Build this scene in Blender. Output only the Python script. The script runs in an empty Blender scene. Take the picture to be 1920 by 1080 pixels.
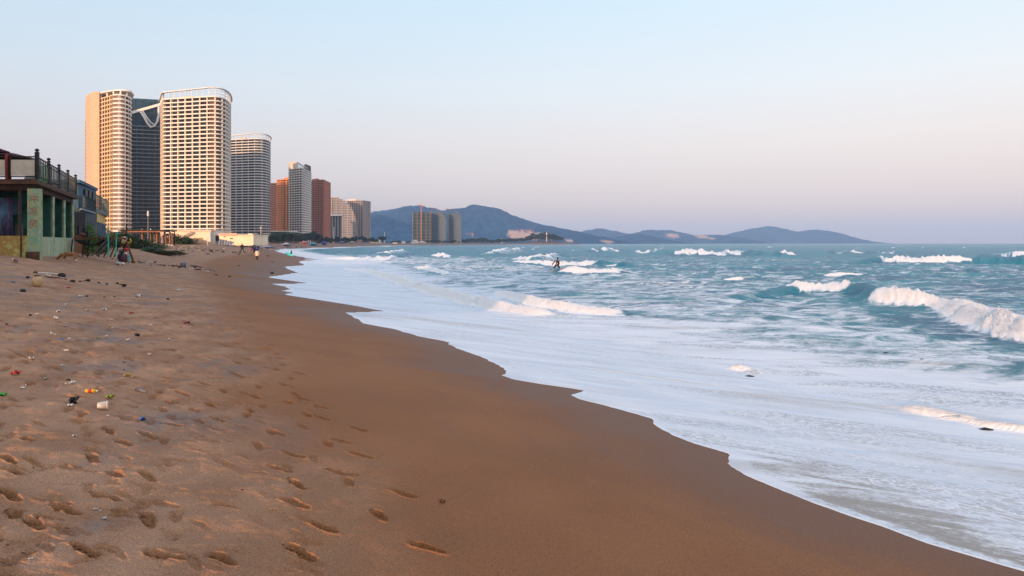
import bpy, math, random
import numpy as np
from mathutils import Vector, Matrix
R = math.radians
random.seed(7); rng = np.random.default_rng(11)
sc = bpy.context.scene
col = sc.collection
# ------------------------------------------------------------------ camera
F = 1400.0; CX, CY = 960.0, 456.0; CAMZ = 3.4
cam = bpy.data.cameras.new("camera"); cam_o = bpy.data.objects.new("camera", cam); col.objects.link(cam_o)
cam.lens = 36.0 * F / 1920.0; cam.sensor_width = 36.0
cam.shift_y = -(540 - CY) / 1920.0
cam_o.location = (0, 0, CAMZ); cam_o.rotation_euler = (R(90), 0, 0)
cam.clip_start = 0.1; cam.clip_end = 30000
sc.camera = cam_o
# ------------------------------------------------------------------ world
SUN_EL = 7.5; SUN_V = Vector((-0.371, -0.928, math.tan(R(SUN_EL)))).normalized()   # towards the sun
w = bpy.data.worlds.new("World"); sc.world = w; w.use_nodes = True
nt = w.node_tree; nt.nodes.clear()
out = nt.nodes.new('ShaderNodeOutputWorld'); bg = nt.nodes.new('ShaderNodeBackground')
sky = nt.nodes.new('ShaderNodeTexSky'); sky.sky_type = 'NISHITA'; sky.sun_disc = False
sky.sun_elevation = R(SUN_EL); sky.sun_rotation = math.atan2(SUN_V.x, SUN_V.y)
sky.dust_density = 2.0; sky.air_density = 1.0
tc = nt.nodes.new('ShaderNodeTexCoord'); sep = nt.nodes.new('ShaderNodeSeparateXYZ')
nt.links.new(tc.outputs['Generated'], sep.inputs[0])
ramp = nt.nodes.new('ShaderNodeValToRGB'); nt.links.new(sep.outputs['Z'], ramp.inputs[0])
def lin(c): return tuple((x/255/12.92 if x/255 <= .04045 else ((x/255+.055)/1.055)**2.4) for x in c)
stops = [(0.0, (202, 187, 198)), (0.028, (206, 191, 203)), (0.075, (215, 200, 208)), (0.13, (223, 213, 217)),
         (0.20, (219, 225, 233)), (0.31, (204, 227, 242)), (0.6, (200, 216, 240)), (1.0, (198, 214, 240))]
cr = ramp.color_ramp
while len(cr.elements) < len(stops): cr.elements.new(0.5)
for e, (p, c) in zip(cr.elements, stops): e.position = p; e.color = (*lin(c), 1)
# brighter and pinker towards the right of the view, warmer round the sun behind
dirm = nt.nodes.new('ShaderNodeMapRange'); nt.links.new(sep.outputs['X'], dirm.inputs[0])
dirm.inputs[1].default_value = -0.6; dirm.inputs[2].default_value = 0.6
mixd = nt.nodes.new('ShaderNodeMixRGB'); mixd.blend_type = 'MULTIPLY'; mixd.inputs[0].default_value = 1
side = nt.nodes.new('ShaderNodeValToRGB'); nt.links.new(dirm.outputs[0], side.inputs[0])
side.color_ramp.elements[0].color = (0.90, 0.94, 0.98, 1); side.color_ramp.elements[1].color = (1.19, 1.09, 1.02, 1)
# the sky round the sunset, behind the camera, is warmer and brighter
wm_ = nt.nodes.new('ShaderNodeMapRange'); nt.links.new(sep.outputs['Y'], wm_.inputs[0]); wm_.inputs[1].default_value = 0.15; wm_.inputs[2].default_value = -0.85
west = nt.nodes.new('ShaderNodeMixRGB'); nt.links.new(wm_.outputs[0], west.inputs[0]); west.inputs[2].default_value = (1.75, 1.45, 1.20, 1); west.inputs[1].default_value = (1, 1, 1, 1)
mw = nt.nodes.new('ShaderNodeMixRGB'); mw.blend_type = 'MULTIPLY'; mw.inputs[0].default_value = 1; nt.links.new(ramp.outputs[0], mw.inputs[1]); nt.links.new(west.outputs[0], mw.inputs[2])
nt.links.new(mw.outputs[0], mixd.inputs[1]); nt.links.new(side.outputs[0], mixd.inputs[2])
mul = nt.nodes.new('ShaderNodeMixRGB'); mul.blend_type = 'MULTIPLY'; mul.inputs[0].default_value = 1
mul.inputs[2].default_value = (0.06, 0.06, 0.06, 1); nt.links.new(sky.outputs[0], mul.inputs[1])
add = nt.nodes.new('ShaderNodeMixRGB'); add.blend_type = 'ADD'; add.inputs[0].default_value = 1
nt.links.new(mixd.outputs[0], add.inputs[1]); nt.links.new(mul.outputs[0], add.inputs[2])
nt.links.new(add.outputs[0], bg.inputs[0]); bg.inputs[1].default_value = 0.93
nt.links.new(bg.outputs[0], out.inputs[0])
# ------------------------------------------------------------------ sun
sl = bpy.data.lights.new("sun", 'SUN'); sl.energy = 4.2; sl.angle = R(0.6); sl.color = (1.0, 0.57, 0.31)
so = bpy.data.objects.new("sun", sl); col.objects.link(so); so.rotation_euler = SUN_V.to_track_quat('Z', 'Y').to_euler()
sc.view_settings.view_transform = 'Standard'; sc.view_settings.look = 'None'
sc.view_settings.gamma = 1; sc.view_settings.exposure = 0.0; sc.view_settings.use_curve_mapping = False
sc.cycles.max_bounces = 6; sc.cycles.diffuse_bounces = 2; sc.cycles.glossy_bounces = 2; sc.cycles.volume_bounces = 1
sc.cycles.transparent_max_bounces = 8; sc.cycles.caustics_reflective = False; sc.cycles.caustics_refractive = False
# ------------------------------------------------------------------ materials
MATS = {}
def mat(name, c, rough=.8, var=.12, scale=3.0, bump=0.0, metal=0.0, c2=None, spec=.3, obj=True, stretch=(1, 1, 1), alpha=1.0):
    if name in MATS: return MATS[name]
    m = bpy.data.materials.new(name); m.use_nodes = True; n = m.node_tree.nodes; l = m.node_tree.links
    b = n['Principled BSDF']; b.inputs['Roughness'].default_value = rough; b.inputs['Metallic'].default_value = metal
    b.inputs['Specular IOR Level'].default_value = spec; b.inputs['Alpha'].default_value = alpha
    t = n.new('ShaderNodeTexCoord'); mp = n.new('ShaderNodeMapping'); mp.inputs['Scale'].default_value = stretch
    if 'glass' in name: gp = n.new('ShaderNodeNewGeometry'); l.new(gp.outputs['Position'], mp.inputs[0])
    else: l.new(t.outputs['Object'], mp.inputs[0])
    no = n.new('ShaderNodeTexNoise'); no.inputs['Scale'].default_value = scale; no.inputs['Detail'].default_value = 6
    l.new(mp.outputs[0], no.inputs['Vector'])
    mx = n.new('ShaderNodeMixRGB'); mr = n.new('ShaderNodeMapRange'); mr.inputs[1].default_value = .38; mr.inputs[2].default_value = .62
    l.new(no.outputs[0], mr.inputs[0]); l.new(mr.outputs[0], mx.inputs[0])
    if c2 is None:
        a = [max(0, x*(1-var)) for x in c]; d = [min(1, x*(1+var)) for x in c]
    else: a, d = c, c2
    mx.inputs[1].default_value = (*a, 1); mx.inputs[2].default_value = (*d, 1)
    l.new(mx.outputs[0], b.inputs['Base Color'])
    if bump:
        bp = n.new('ShaderNodeBump'); bp.inputs['Strength'].default_value = 1; bp.inputs['Distance'].default_value = bump
        l.new(no.outputs[0], bp.inputs['Height']); l.new(bp.outputs[0], b.inputs['Normal'])
    MATS[name] = m
    return m
# ------------------------------------------------------------------ object helpers
def tag(o, label=None, cat=None, group=None, kind=None):
    if label: o['label'] = label
    if cat: o['category'] = cat
    if group: o['group'] = group
    if kind: o['kind'] = kind
    return o
def empty(name, loc, label=None, cat=None, group=None, rz=0):
    o = bpy.data.objects.new(name, None); o.location = loc; o.rotation_euler = (0, 0, rz); o.empty_display_size = .2
    col.objects.link(o); return tag(o, label, cat, group)
def link(name, me, parent=None, loc=(0, 0, 0), rot=(0, 0, 0)):
    o = bpy.data.objects.new(name, me); o.parent = parent; o.location = loc; o.rotation_euler = rot
    col.objects.link(o); return o
def copy_tree(o, parent=None):
    c = o.copy(); col.objects.link(c); c.parent = parent
    for ch in list(o.children): copy_tree(ch, c)
    return c
class MB:
    def __init__(s): s.v = []; s.f = []
    def add(s, v, f):
        k = len(s.v); s.v += [tuple(p) for p in v]; s.f += [tuple(i+k for i in q) for q in f]; return s
    def box(s, x0, x1, y0, y1, z0, z1):
        return s.add([(x0,y0,z0),(x1,y0,z0),(x1,y1,z0),(x0,y1,z0),(x0,y0,z1),(x1,y0,z1),(x1,y1,z1),(x0,y1,z1)],
                     [(0,3,2,1),(4,5,6,7),(0,1,5,4),(1,2,6,5),(2,3,7,6),(3,0,4,7)])
    def beam(s, p, q, wd, ht):      # rectangular bar p -> q, wd sideways, ht in height
        p = Vector(p); q = Vector(q); d = (q-p).normalized()
        up = Vector((0, 0, 1)) if abs(d.z) < .95 else Vector((1, 0, 0))
        a = d.cross(up).normalized()*wd/2; b = a.cross(d).normalized()*ht/2
        v = [p-a-b, p+a-b, p+a+b, p-a+b, q-a-b, q+a-b, q+a+b, q-a+b]
        return s.add(v, [(0,3,2,1),(4,5,6,7),(0,1,5,4),(1,2,6,5),(2,3,7,6),(3,0,4,7)])
    def tube(s, p, q, r0, r1=None, n=8):
        r1 = r0 if r1 is None else r1
        p = Vector(p); q = Vector(q); d = (q-p).normalized()
        up = Vector((0, 0, 1)) if abs(d.z) < .95 else Vector((1, 0, 0))
        a = d.cross(up).normalized(); b = a.cross(d).normalized(); v = []
        for c, r in ((p, r0), (q, r1)):
            for i in range(n):
                t = 2*math.pi*i/n; v.append(c+a*math.cos(t)*r+b*math.sin(t)*r)
        f = [(i, (i+1) % n, n+(i+1) % n, n+i) for i in range(n)]+[tuple(range(n))[::-1], tuple(range(n, 2*n))]
        return s.add(v, f)
    def path(s, pts, r, n=8):
        for a, b in zip(pts[:-1], pts[1:]): s.tube(a, b, r, r, n)
        return s
    def prism(s, poly, z0, z1):
        n = len(poly)
        return s.add([(x, y, z0) for x, y in poly]+[(x, y, z1) for x, y in poly],
                     [tuple(range(n))[::-1], tuple(range(n, 2*n))]+[(i, (i+1) % n, n+(i+1) % n, n+i) for i in range(n)])
    def lathe(s, prof, c=(0, 0, 0), n=14):
        k = len(prof); v = []
        for r, z in prof:
            for i in range(n):
                t = 2*math.pi*i/n; v.append((c[0]+r*math.cos(t), c[1]+r*math.sin(t), c[2]+z))
        f = [(j*n+i, j*n+(i+1) % n, (j+1)*n+(i+1) % n, (j+1)*n+i) for j in range(k-1) for i in range(n)]
        f += [tuple(range(n))[::-1], tuple(range((k-1)*n, k*n))]
        return s.add(v, f)
    def blob(s, c, rx, ry, rz, seed=0, amp=.2, n=9, m=6):
        r_ = random.Random(seed); ph = [r_.uniform(0, 6.3) for _ in range(6)]; v = []
        for j in range(m+1):
            th = math.pi*j/m
            for i in range(n):
                t = 2*math.pi*i/n
                k = 1+amp*(math.sin(2*t+ph[0])*math.sin(th*2+ph[1])+.6*math.sin(3*t+ph[2]+3*th)*math.sin(th))
                v.append((c[0]+rx*k*math.sin(th)*math.cos(t), c[1]+ry*k*math.sin(th)*math.sin(t), c[2]+rz*k*math.cos(th)))
        f = [(j*n+i, (j+1)*n+i, (j+1)*n+(i+1) % n, j*n+(i+1) % n) for j in range(m) for i in range(n)]
        return s.add(v, f)
    def mesh(s, name, m, smooth=False):
        me = bpy.data.meshes.new(name); me.from_pydata(s.v, [], s.f); me.materials.append(m)
        if smooth: me.polygons.foreach_set('use_smooth', [True]*len(me.polygons))
        me.update(); return me
    def build(s, name, m, parent=None, loc=(0, 0, 0), rot=(0, 0, 0), smooth=False):
        return link(name, s.mesh(name, m, smooth), parent, loc, rot)
# ------------------------------------------------------------------ noise
PERM = rng.permutation(256); PERM = np.concatenate([PERM, PERM, PERM]); GR = rng.uniform(0, 2*np.pi, 512)
def pnoise(x, y):
    xi = np.floor(x).astype(np.int64); yi = np.floor(y).astype(np.int64); fx = x-xi; fy = y-yi
    u = fx*fx*fx*(fx*(fx*6-15)+10); v = fy*fy*fy*(fy*(fy*6-15)+10); xi &= 255; yi &= 255
    def g(ix, iy, dx, dy):
        a = GR[PERM[PERM[ix & 255]+(iy & 255)]]; return np.cos(a)*dx+np.sin(a)*dy
    n00 = g(xi, yi, fx, fy); n10 = g(xi+1, yi, fx-1, fy); n01 = g(xi, yi+1, fx, fy-1); n11 = g(xi+1, yi+1, fx-1, fy-1)
    return ((n00*(1-u)+n10*u)*(1-v)+(n01*(1-u)+n11*u)*v)*1.4
def fbm(x, y, o=4, g=.5):
    s = 0; a = 1.; t = 0
    for k in range(o): s = s+a*pnoise(x*2**k+17.3*k, y*2**k-9.1*k); t += a; a *= g
    return s/t
def sstep(a, b, x): t = np.clip((x-a)/(b-a), 0, 1); return t*t*(3-2*t)
def hermite(xs, ys):
    xs = np.array(xs, float); ys = np.array(ys, float); d = np.diff(ys)/np.diff(xs)
    m = np.zeros_like(xs); m[0] = d[0]; m[-1] = d[-1]
    for i in range(1, len(xs)-1):
        m[i] = 0 if d[i-1]*d[i] < 0 else 2*d[i-1]*d[i]/(d[i-1]+d[i]+1e-12) if d[i-1]*d[i] > 0 else 0
    def f(x):
        x = np.asarray(x, float); i = np.clip(np.searchsorted(xs, x)-1, 0, len(xs)-2); h = xs[i+1]-xs[i]; t = np.clip((x-xs[i])/h, 0, 1)
        return (2*t**3-3*t**2+1)*ys[i]+(t**3-2*t**2+t)*h*m[i]+(-2*t**3+3*t**2)*ys[i+1]+(t**3-t**2)*h*m[i+1]
    return f
# ------------------------------------------------------------------ the lie of the land
Xs = hermite([-60, 0, 6, 16, 68, 110, 145, 213, 332, 460, 660, 930, 1300, 1750, 2080, 2160, 2320, 4000, 14000],
             [38, 14, 11.3, 7.3, -15, -29, -37, -60, -103, -127, -142, -155, -88, 55, 200, 200, -1500, -3600, -4300])
prof = hermite([-2000, -60, -20, 0, 4, 8, 13, 18, 23, 30, 60, 9000], [-3.5, -3.5, -1.8, 0, .36, .76, 1.4, 2.1, 2.86, 3.0, 3.05, 3.1])
def base_z(X, Y): return prof(Xs(Y)-X)
def ground(px, py):
    lo, hi = 1.0, 2500.0
    f = lambda Y: CAMZ-(py-CY)/F*Y-float(base_z((px-CX)/F*Y, Y))
    Y = 1.0
    while Y < 2500 and f(Y) > 0: Y *= 1.01
    lo, hi = Y/1.01, Y
    for _ in range(30):
        m = (lo+hi)/2
        if f(m) > 0: lo = m
        else: hi = m
    return Vector(((px-CX)/F*lo, lo, float(base_z((px-CX)/F*lo, lo))))
def P(px, Y): return ((px-CX)/F*Y, Y)
def Z(py, Y): return CAMZ-(py-CY)/F*Y
edge_px = [(558,490),(572,497),(534,500),(538,504),(558,511),(500,519.5),(542,526),(580,530.5),(507,532.5),(535,537.5),(543.6,543),
 (527,544.8),(552,549.5),(529,552),(569,558),(615,565),(656,571.5),(697,579),(722,583.6),(648,586.3),(653,590.5),(674,600),(674,605),(740,617.5),
 (775,627),(779,630),(829,639),(843,642.5),(839,646),(877,660),(927,680),(951,696),(941,703.5),(963,711),(1014,720),(1063,727),(1094,732),
 (1070,741),(1087,749),(1138,761),(1190,776),(1226,786),(1229,797),(1259,816),(1300,831),(1363,850),(1361,868),(1394,889.5),(1441,909),
 (1530,944),(1624,977),(1744,1020),(1920,1072),(2250,1180),(3000,1400)]
ep = sorted([(v.y, v.x) for v in (ground(*p) for p in edge_px)])
eY = np.array([-60, -10]+[a for a, b in ep]); eX = np.array([33., 15.]+[b for a, b in ep])
EYMAX = eY[-1]
def Xe(Y):
    Y = np.asarray(Y, float)
    near = np.interp(Y, eY, eX)
    far = Xs(Y)-2.5-3.5*np.clip(pnoise(Y*.05+3, Y*0+.5), -1, 1)-2*pnoise(Y*.21, Y*0+7.5)
    t = sstep(EYMAX-8, EYMAX+25, Y); n = near*(1-t)+far*t
    # little scallops on the edge
    n = n+(.10*pnoise(Y*1.1, Y*0+2.2)+.05*pnoise(Y*3.7, Y*0+5.2)+.018*pnoise(Y*13, Y*0+1.2)+.008*pnoise(Y*41, Y*0+9.2))*np.clip(Y/18, .35, 3)
    return n
ys = np.concatenate([[-60, -40, -25, -15, -8, -3], np.linspace(0, 3.6, 40), 2.2*1400/(np.arange(1300, 507, -1.1)-456)[::1]])
ys = ys[(ys < 3.7) | (ys > 3.66)]; ys = np.unique(np.round(ys, 4))
pyf = np.arange(506.5, 458.0, -.3); ys = np.concatenate([ys, 2.2*1400/(pyf-456)])
ys = np.concatenate([ys, np.geomspace(ys[-1]*1.03, 12000, 50)]); ys = np.unique(ys)
NY = len(ys)
XE = Xe(ys)
def grid_mesh(name, X, Y, Zz, m, attrs={}):
    nr, nc = X.shape
    me = bpy.data.meshes.new(name); nv = nr*nc
    co = np.empty((nv, 3), np.float32); co[:, 0] = X.ravel(); co[:, 1] = Y.ravel(); co[:, 2] = Zz.ravel()
    me.vertices.add(nv); me.vertices.foreach_set('co', co.ravel())
    i = np.arange(nr-1)[:, None]*nc+np.arange(nc-1)[None]
    q = np.stack([i, i+1, i+nc+1, i+nc], -1).reshape(-1, 4)
    me.loops.add(q.size); me.loops.foreach_set('vertex_index', q.ravel().astype(np.int32))
    me.polygons.add(len(q)); me.polygons.foreach_set('loop_start', (np.arange(len(q))*4).astype(np.int32))
    me.polygons.foreach_set('loop_total', np.full(len(q), 4, np.int32)); me.polygons.foreach_set('use_smooth', np.ones(len(q), bool))
    for k, a in attrs.items():
        at = me.attributes.new(k, 'FLOAT', 'POINT'); at.data.foreach_set('value', a.ravel().astype(np.float32))
    me.update(calc_edges=True); me.validate(); me.materials.append(m)
    return link(name, me)
# ------------------------------------------------------------------ sand
def sand_material():
    m = bpy.data.materials.new('sand'); m.use_nodes = True; n = m.node_tree.nodes; l = m.node_tree.links; b = n['Principled BSDF']
    g = n.new('ShaderNodeNewGeometry')
    def noise(s, d=6, st=(1, 1, 1)):
        mp = n.new('ShaderNodeMapping'); mp.inputs['Scale'].default_value = st; l.new(g.outputs['Position'], mp.inputs[0])
        x = n.new('ShaderNodeTexNoise'); x.inputs['Scale'].default_value = s; x.inputs['Detail'].default_value = d; l.new(mp.outputs[0], x.inputs['Vector']); return x
    def attr(k): a = n.new('ShaderNodeAttribute'); a.attribute_name = k; return a
    def mix(f, a, c, t='MIX'):
        x = n.new('ShaderNodeMixRGB'); x.blend_type = t
        for i, v in enumerate((f, a, c)):
            if isinstance(v, (int, float)): x.inputs[i].default_value = v
            elif isinstance(v, tuple): x.inputs[i].default_value = (*v, 1)
            else: l.new(v, x.inputs[i])
        return x.outputs[0]
    def rng_(v, a, c, d=0, e=1):
        x = n.new('ShaderNodeMapRange'); x.interpolation_type = 'SMOOTHSTEP'; l.new(v, x.inputs[0])
        for i, q in zip((1, 2, 3, 4), (a, c, d, e)): x.inputs[i].default_value = q
        return x.outputs[0]
    big = noise(.5, 5); mid = noise(2.2, 7, (1, .45, 1)); fine = noise(95, 3); grain = noise(330, 2)
    dry = mix(rng_(mid.outputs[0], .35, .65), (.285, .155, .090), (.385, .222, .136))
    damp = mix(rng_(big.outputs[0], .35, .65), (.242, .106, .046), (.276, .124, .055))
    wet = (.150, .066, .033)
    dry = mix(rng_(noise(1.3, 6, (1, .35, 1)).outputs[0], .5, .68), dry, (.235, .165, .138))
    c = mix(attr('dry').outputs['Fac'], damp, dry)
    c = mix(attr('wet').outputs['Fac'], c, wet)
    c = mix(attr('dug').outputs['Fac'], c, (.225, .088, .025))
    c = mix(rng_(fine.outputs[0], .3, .7), mix(1, c, (.74, .74, .74), 'MULTIPLY'), mix(1, c, (1.24, 1.22, 1.20), 'MULTIPLY'))
    c = mix(rng_(grain.outputs[0], .3, .7), mix(1, c, (.66, .66, .66), 'MULTIPLY'), mix(1, c, (1.34, 1.33, 1.32), 'MULTIPLY'))
    l.new(c, b.inputs['Base Color'])
    rg = n.new('ShaderNodeMapRange'); l.new(attr('wet').outputs['Fac'], rg.inputs[0]); rg.inputs[3].default_value = .9; rg.inputs[4].default_value = .52
    l.new(rg.outputs[0], b.inputs['Roughness']); b.inputs['Specular IOR Level'].default_value = .25
    b1 = n.new('ShaderNodeBump'); b1.inputs['Distance'].default_value = .0035; l.new(fine.outputs[0], b1.inputs['Height'])
    b2 = n.new('ShaderNodeBump'); b2.inputs['Distance'].default_value = .0016; l.new(grain.outputs[0], b2.inputs['Height']); l.new(b1.outputs[0], b2.inputs['Normal'])
    l.new(b2.outputs[0], b.inputs['Normal'])
    return m
def build_sand():
    off = np.concatenate([np.linspace(0, 1.62, 780), 1.62+np.geomspace(.01, 40, 40)])
    sc_ = np.maximum(ys, .6)+1.3
    X = XE[:, None]-off[None]*sc_[:, None]; X = np.maximum(X, -4300-np.arange(len(off))[None]*.01)
    sea = XE[:, None]+np.array([400., 120, 40, 20, 10, 5, 2.5, 1.2, .6, .25, .08])[None]*np.clip(sc_/60, 1, 8)[:, None]
    X = np.concatenate([sea, X], 1); X = X[:, ::-1]; Y = np.repeat(ys[:, None], X.shape[1], 1)
    d = Xs(Y)-X; z = prof(d)
    e = XE[:, None]-X                              # landward of the water's edge
    dry = sstep(12.2, 14.5, d+1.2*fbm(X*.35, Y*.35, 3)); fade = 1/(1+(Y/120)**2)
    z = z+dry*(.034*fbm(X*1.1, Y*1.1, 3)+.030*fbm(X*3.2+5, Y*3.2, 3)+.016*fbm(X*9, Y*9, 3))*fade
    z = z+dry*.06*fbm(X*.22, Y*.22, 3)+(1-dry)*(.02*fbm(X*.25, Y*.16, 3)+.0035*fbm(X*2.5, Y*1.2, 3))
    z = z+sstep(60, 130, Y)*sstep(12, 22, d)*(.35*fbm(X*.06, Y*.05, 4)+.12)*sstep(900, 300, Y)
    z = z+sstep(24, 32, d)*sstep(70, 50, Y)*.1
    dug = np.zeros_like(z)
    # footprints
    def stamp(cx, cy, ang, L, W, depth, tread=True, soft=1.0):
        r = L*.8+.05; i0, i1 = np.searchsorted(ys, [cy-r, cy+r]); ca, sa = math.cos(ang), math.sin(ang)
        for i in range(i0, i1):
            j0, j1 = np.searchsorted(X[i], [cx-r, cx+r])
            if j1 <= j0: continue
            dx = X[i, j0:j1]-cx; dy = ys[i]-cy; u = (dx*ca+dy*sa)/(L/2); v = (-dx*sa+dy*ca)/(W/2)
            wv = v/(1-.22*np.cos((u+.25)*3.0)*(np.abs(u) < 1.2)-.06); rr = np.sqrt(u*u+wv*wv)
            ins = 1-sstep(1-.16*soft, 1.02, rr); rim = np.exp(-((rr-1.14)/.12)**2)
            dz = -depth*ins*(1+.25*u)+rim*depth*.38
            if tread: dz = dz+ins*depth*.30*np.sin(u*L*70+v*2)
            z[i, j0:j1] += dz; dug[i, j0:j1] = np.maximum(dug[i, j0:j1], ins*min(1, depth*32)+rim*.10)
    prints = [(568,748),(605,764),(605,784),(673,805),(642,827),(679,855),(642,887),(755,926),(712,968),(603,990),(803,1028),(553,945),(564,1037),
      (538,723),(551,853),(525,880),(558,910),(176,859),(219,889),(200,929),(277,970),(156,1031),(278,816),(244,788),(321,785),(322,798),(371,791),
      (409,789),(231,831),(277,894),(327,755),(365,771),(19,926),(66,982),(28,960),(22,883),(126,954),(205,808),(13,860),(311,1042),(418,1050),
      (480,745),(470,772),(455,706),(500,690),(530,672),(420,735),(395,760),(520,812),(440,700),(560,700),(345,740),(380,720),(300,735)]
    rr_ = random.Random(3)
    for i, (px, py) in enumerate(prints):
        g = ground(px, py); far = py < 760
        stamp(g.x, g.y, R(rr_.choice([140, 150, 128, -38, 160])+rr_.uniform(-12, 12)), rr_.uniform(.25, .30), rr_.uniform(.095, .115), .023+rr_.uniform(0, .010)*(1.05 if px < 400 else .9), soft=.7)
    def field(n, dlo, dhi, y0, y1, dep, bias=1.):
        k = 0
        while k < n:
            Y0 = y0*(y1/y0)**(rr_.random()**.8); dd = dlo+(dhi-dlo)*rr_.random()**bias
            X0 = float(Xs(Y0))-dd
            k += 1
            if abs(X0/Y0) > .85: continue
            fade_ = .35+.65*min(1, max(0, (dd-12.4)/3))
            stamp(X0, Y0, R(rr_.choice([150, 160, 140, -20, 172, 120, 100])+rr_.uniform(-25, 25)), rr_.uniform(.16, .30), rr_.uniform(.07, .115), dep*rr_.uniform(.35, 1.1)*fade_, tread=rr_.random() < .5, soft=rr_.uniform(.6, 1.5))
    field(2300, 13.0, 21, 3.0, 60, .020)
    field(260, 12.3, 14.2, 8, 60, .016)
    for k in range(9):                              # trodden lines of prints
        dd = 12.6+k*.75+rr_.uniform(-.2, .2); Y0 = 6+rr_.random()
        while Y0 < 55:
            for s in (-1, 1):
                X0 = float(Xs(Y0))-dd-.09*s+rr_.uniform(-.05, .05)
                stamp(X0, Y0, R(113+rr_.uniform(-10, 10)), .28, .11, rr_.uniform(.012, .028), soft=1.5); Y0 += .62
    # two soft wheel ruts
    for dd in (15.2, 16.9):
        t = (d-dd-.5*np.sin(Y*.12))/.11; z -= .025*np.exp(-t*t)*sstep(60, 30, Y)
    # smooth dirty lumps on the far upper beach
    z = np.where(e < 0, prof(d)-.003-np.minimum(.6, np.maximum(0, -e-.12)*.22), z)
    z = np.where(e >= 0, prof(d)+(z-prof(d))*sstep(.02, .7*np.clip(Y/12, .8, 4), e), z)
    wetw = 1.2+.05*Y
    wet = (1-sstep(.1*wetw, 1.7*wetw, e+.6*wetw*fbm(X*.5, Y*.25, 3)))*.9
    for e0, sg, st in ((1.15, .06, .16), (2.3, .10, .18), (3.6, .14, .16)):      # faint lines left by earlier swash
        q = (e-(e0+.30*pnoise(Y*.33+e0, Y*0+e0)+.5*np.abs(np.sin(Y*.30+e0*2)))*np.clip(Y/10, .7, 3))/sg
        wet = wet+st*np.exp(-q*q)*(e > 0)+st*.45*np.exp(-np.maximum(-q, 0)*.16)*(q < 0)*(e > 0)*.5
    wet = np.clip(wet, 0, 1)*(e > 0)
    o = grid_mesh('sand', X, Y, z, sand_material(), dict(dry=dry, wet=wet, dug=np.clip(dug, 0, 1)*.75))
    tag(o, kind='structure'); return X, Y, z
SX, SY, SZ = build_sand()
def sand_z(x, y):
    i = int(np.clip(np.searchsorted(ys, y), 1, NY-1)); j = np.clip(np.searchsorted(SX[i], x), 1, SX.shape[1]-1)
    return float(SZ[i, j])
def on_sand(px, py): g = ground(px, py); g.z = sand_z(g.x, g.y); return g
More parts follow.
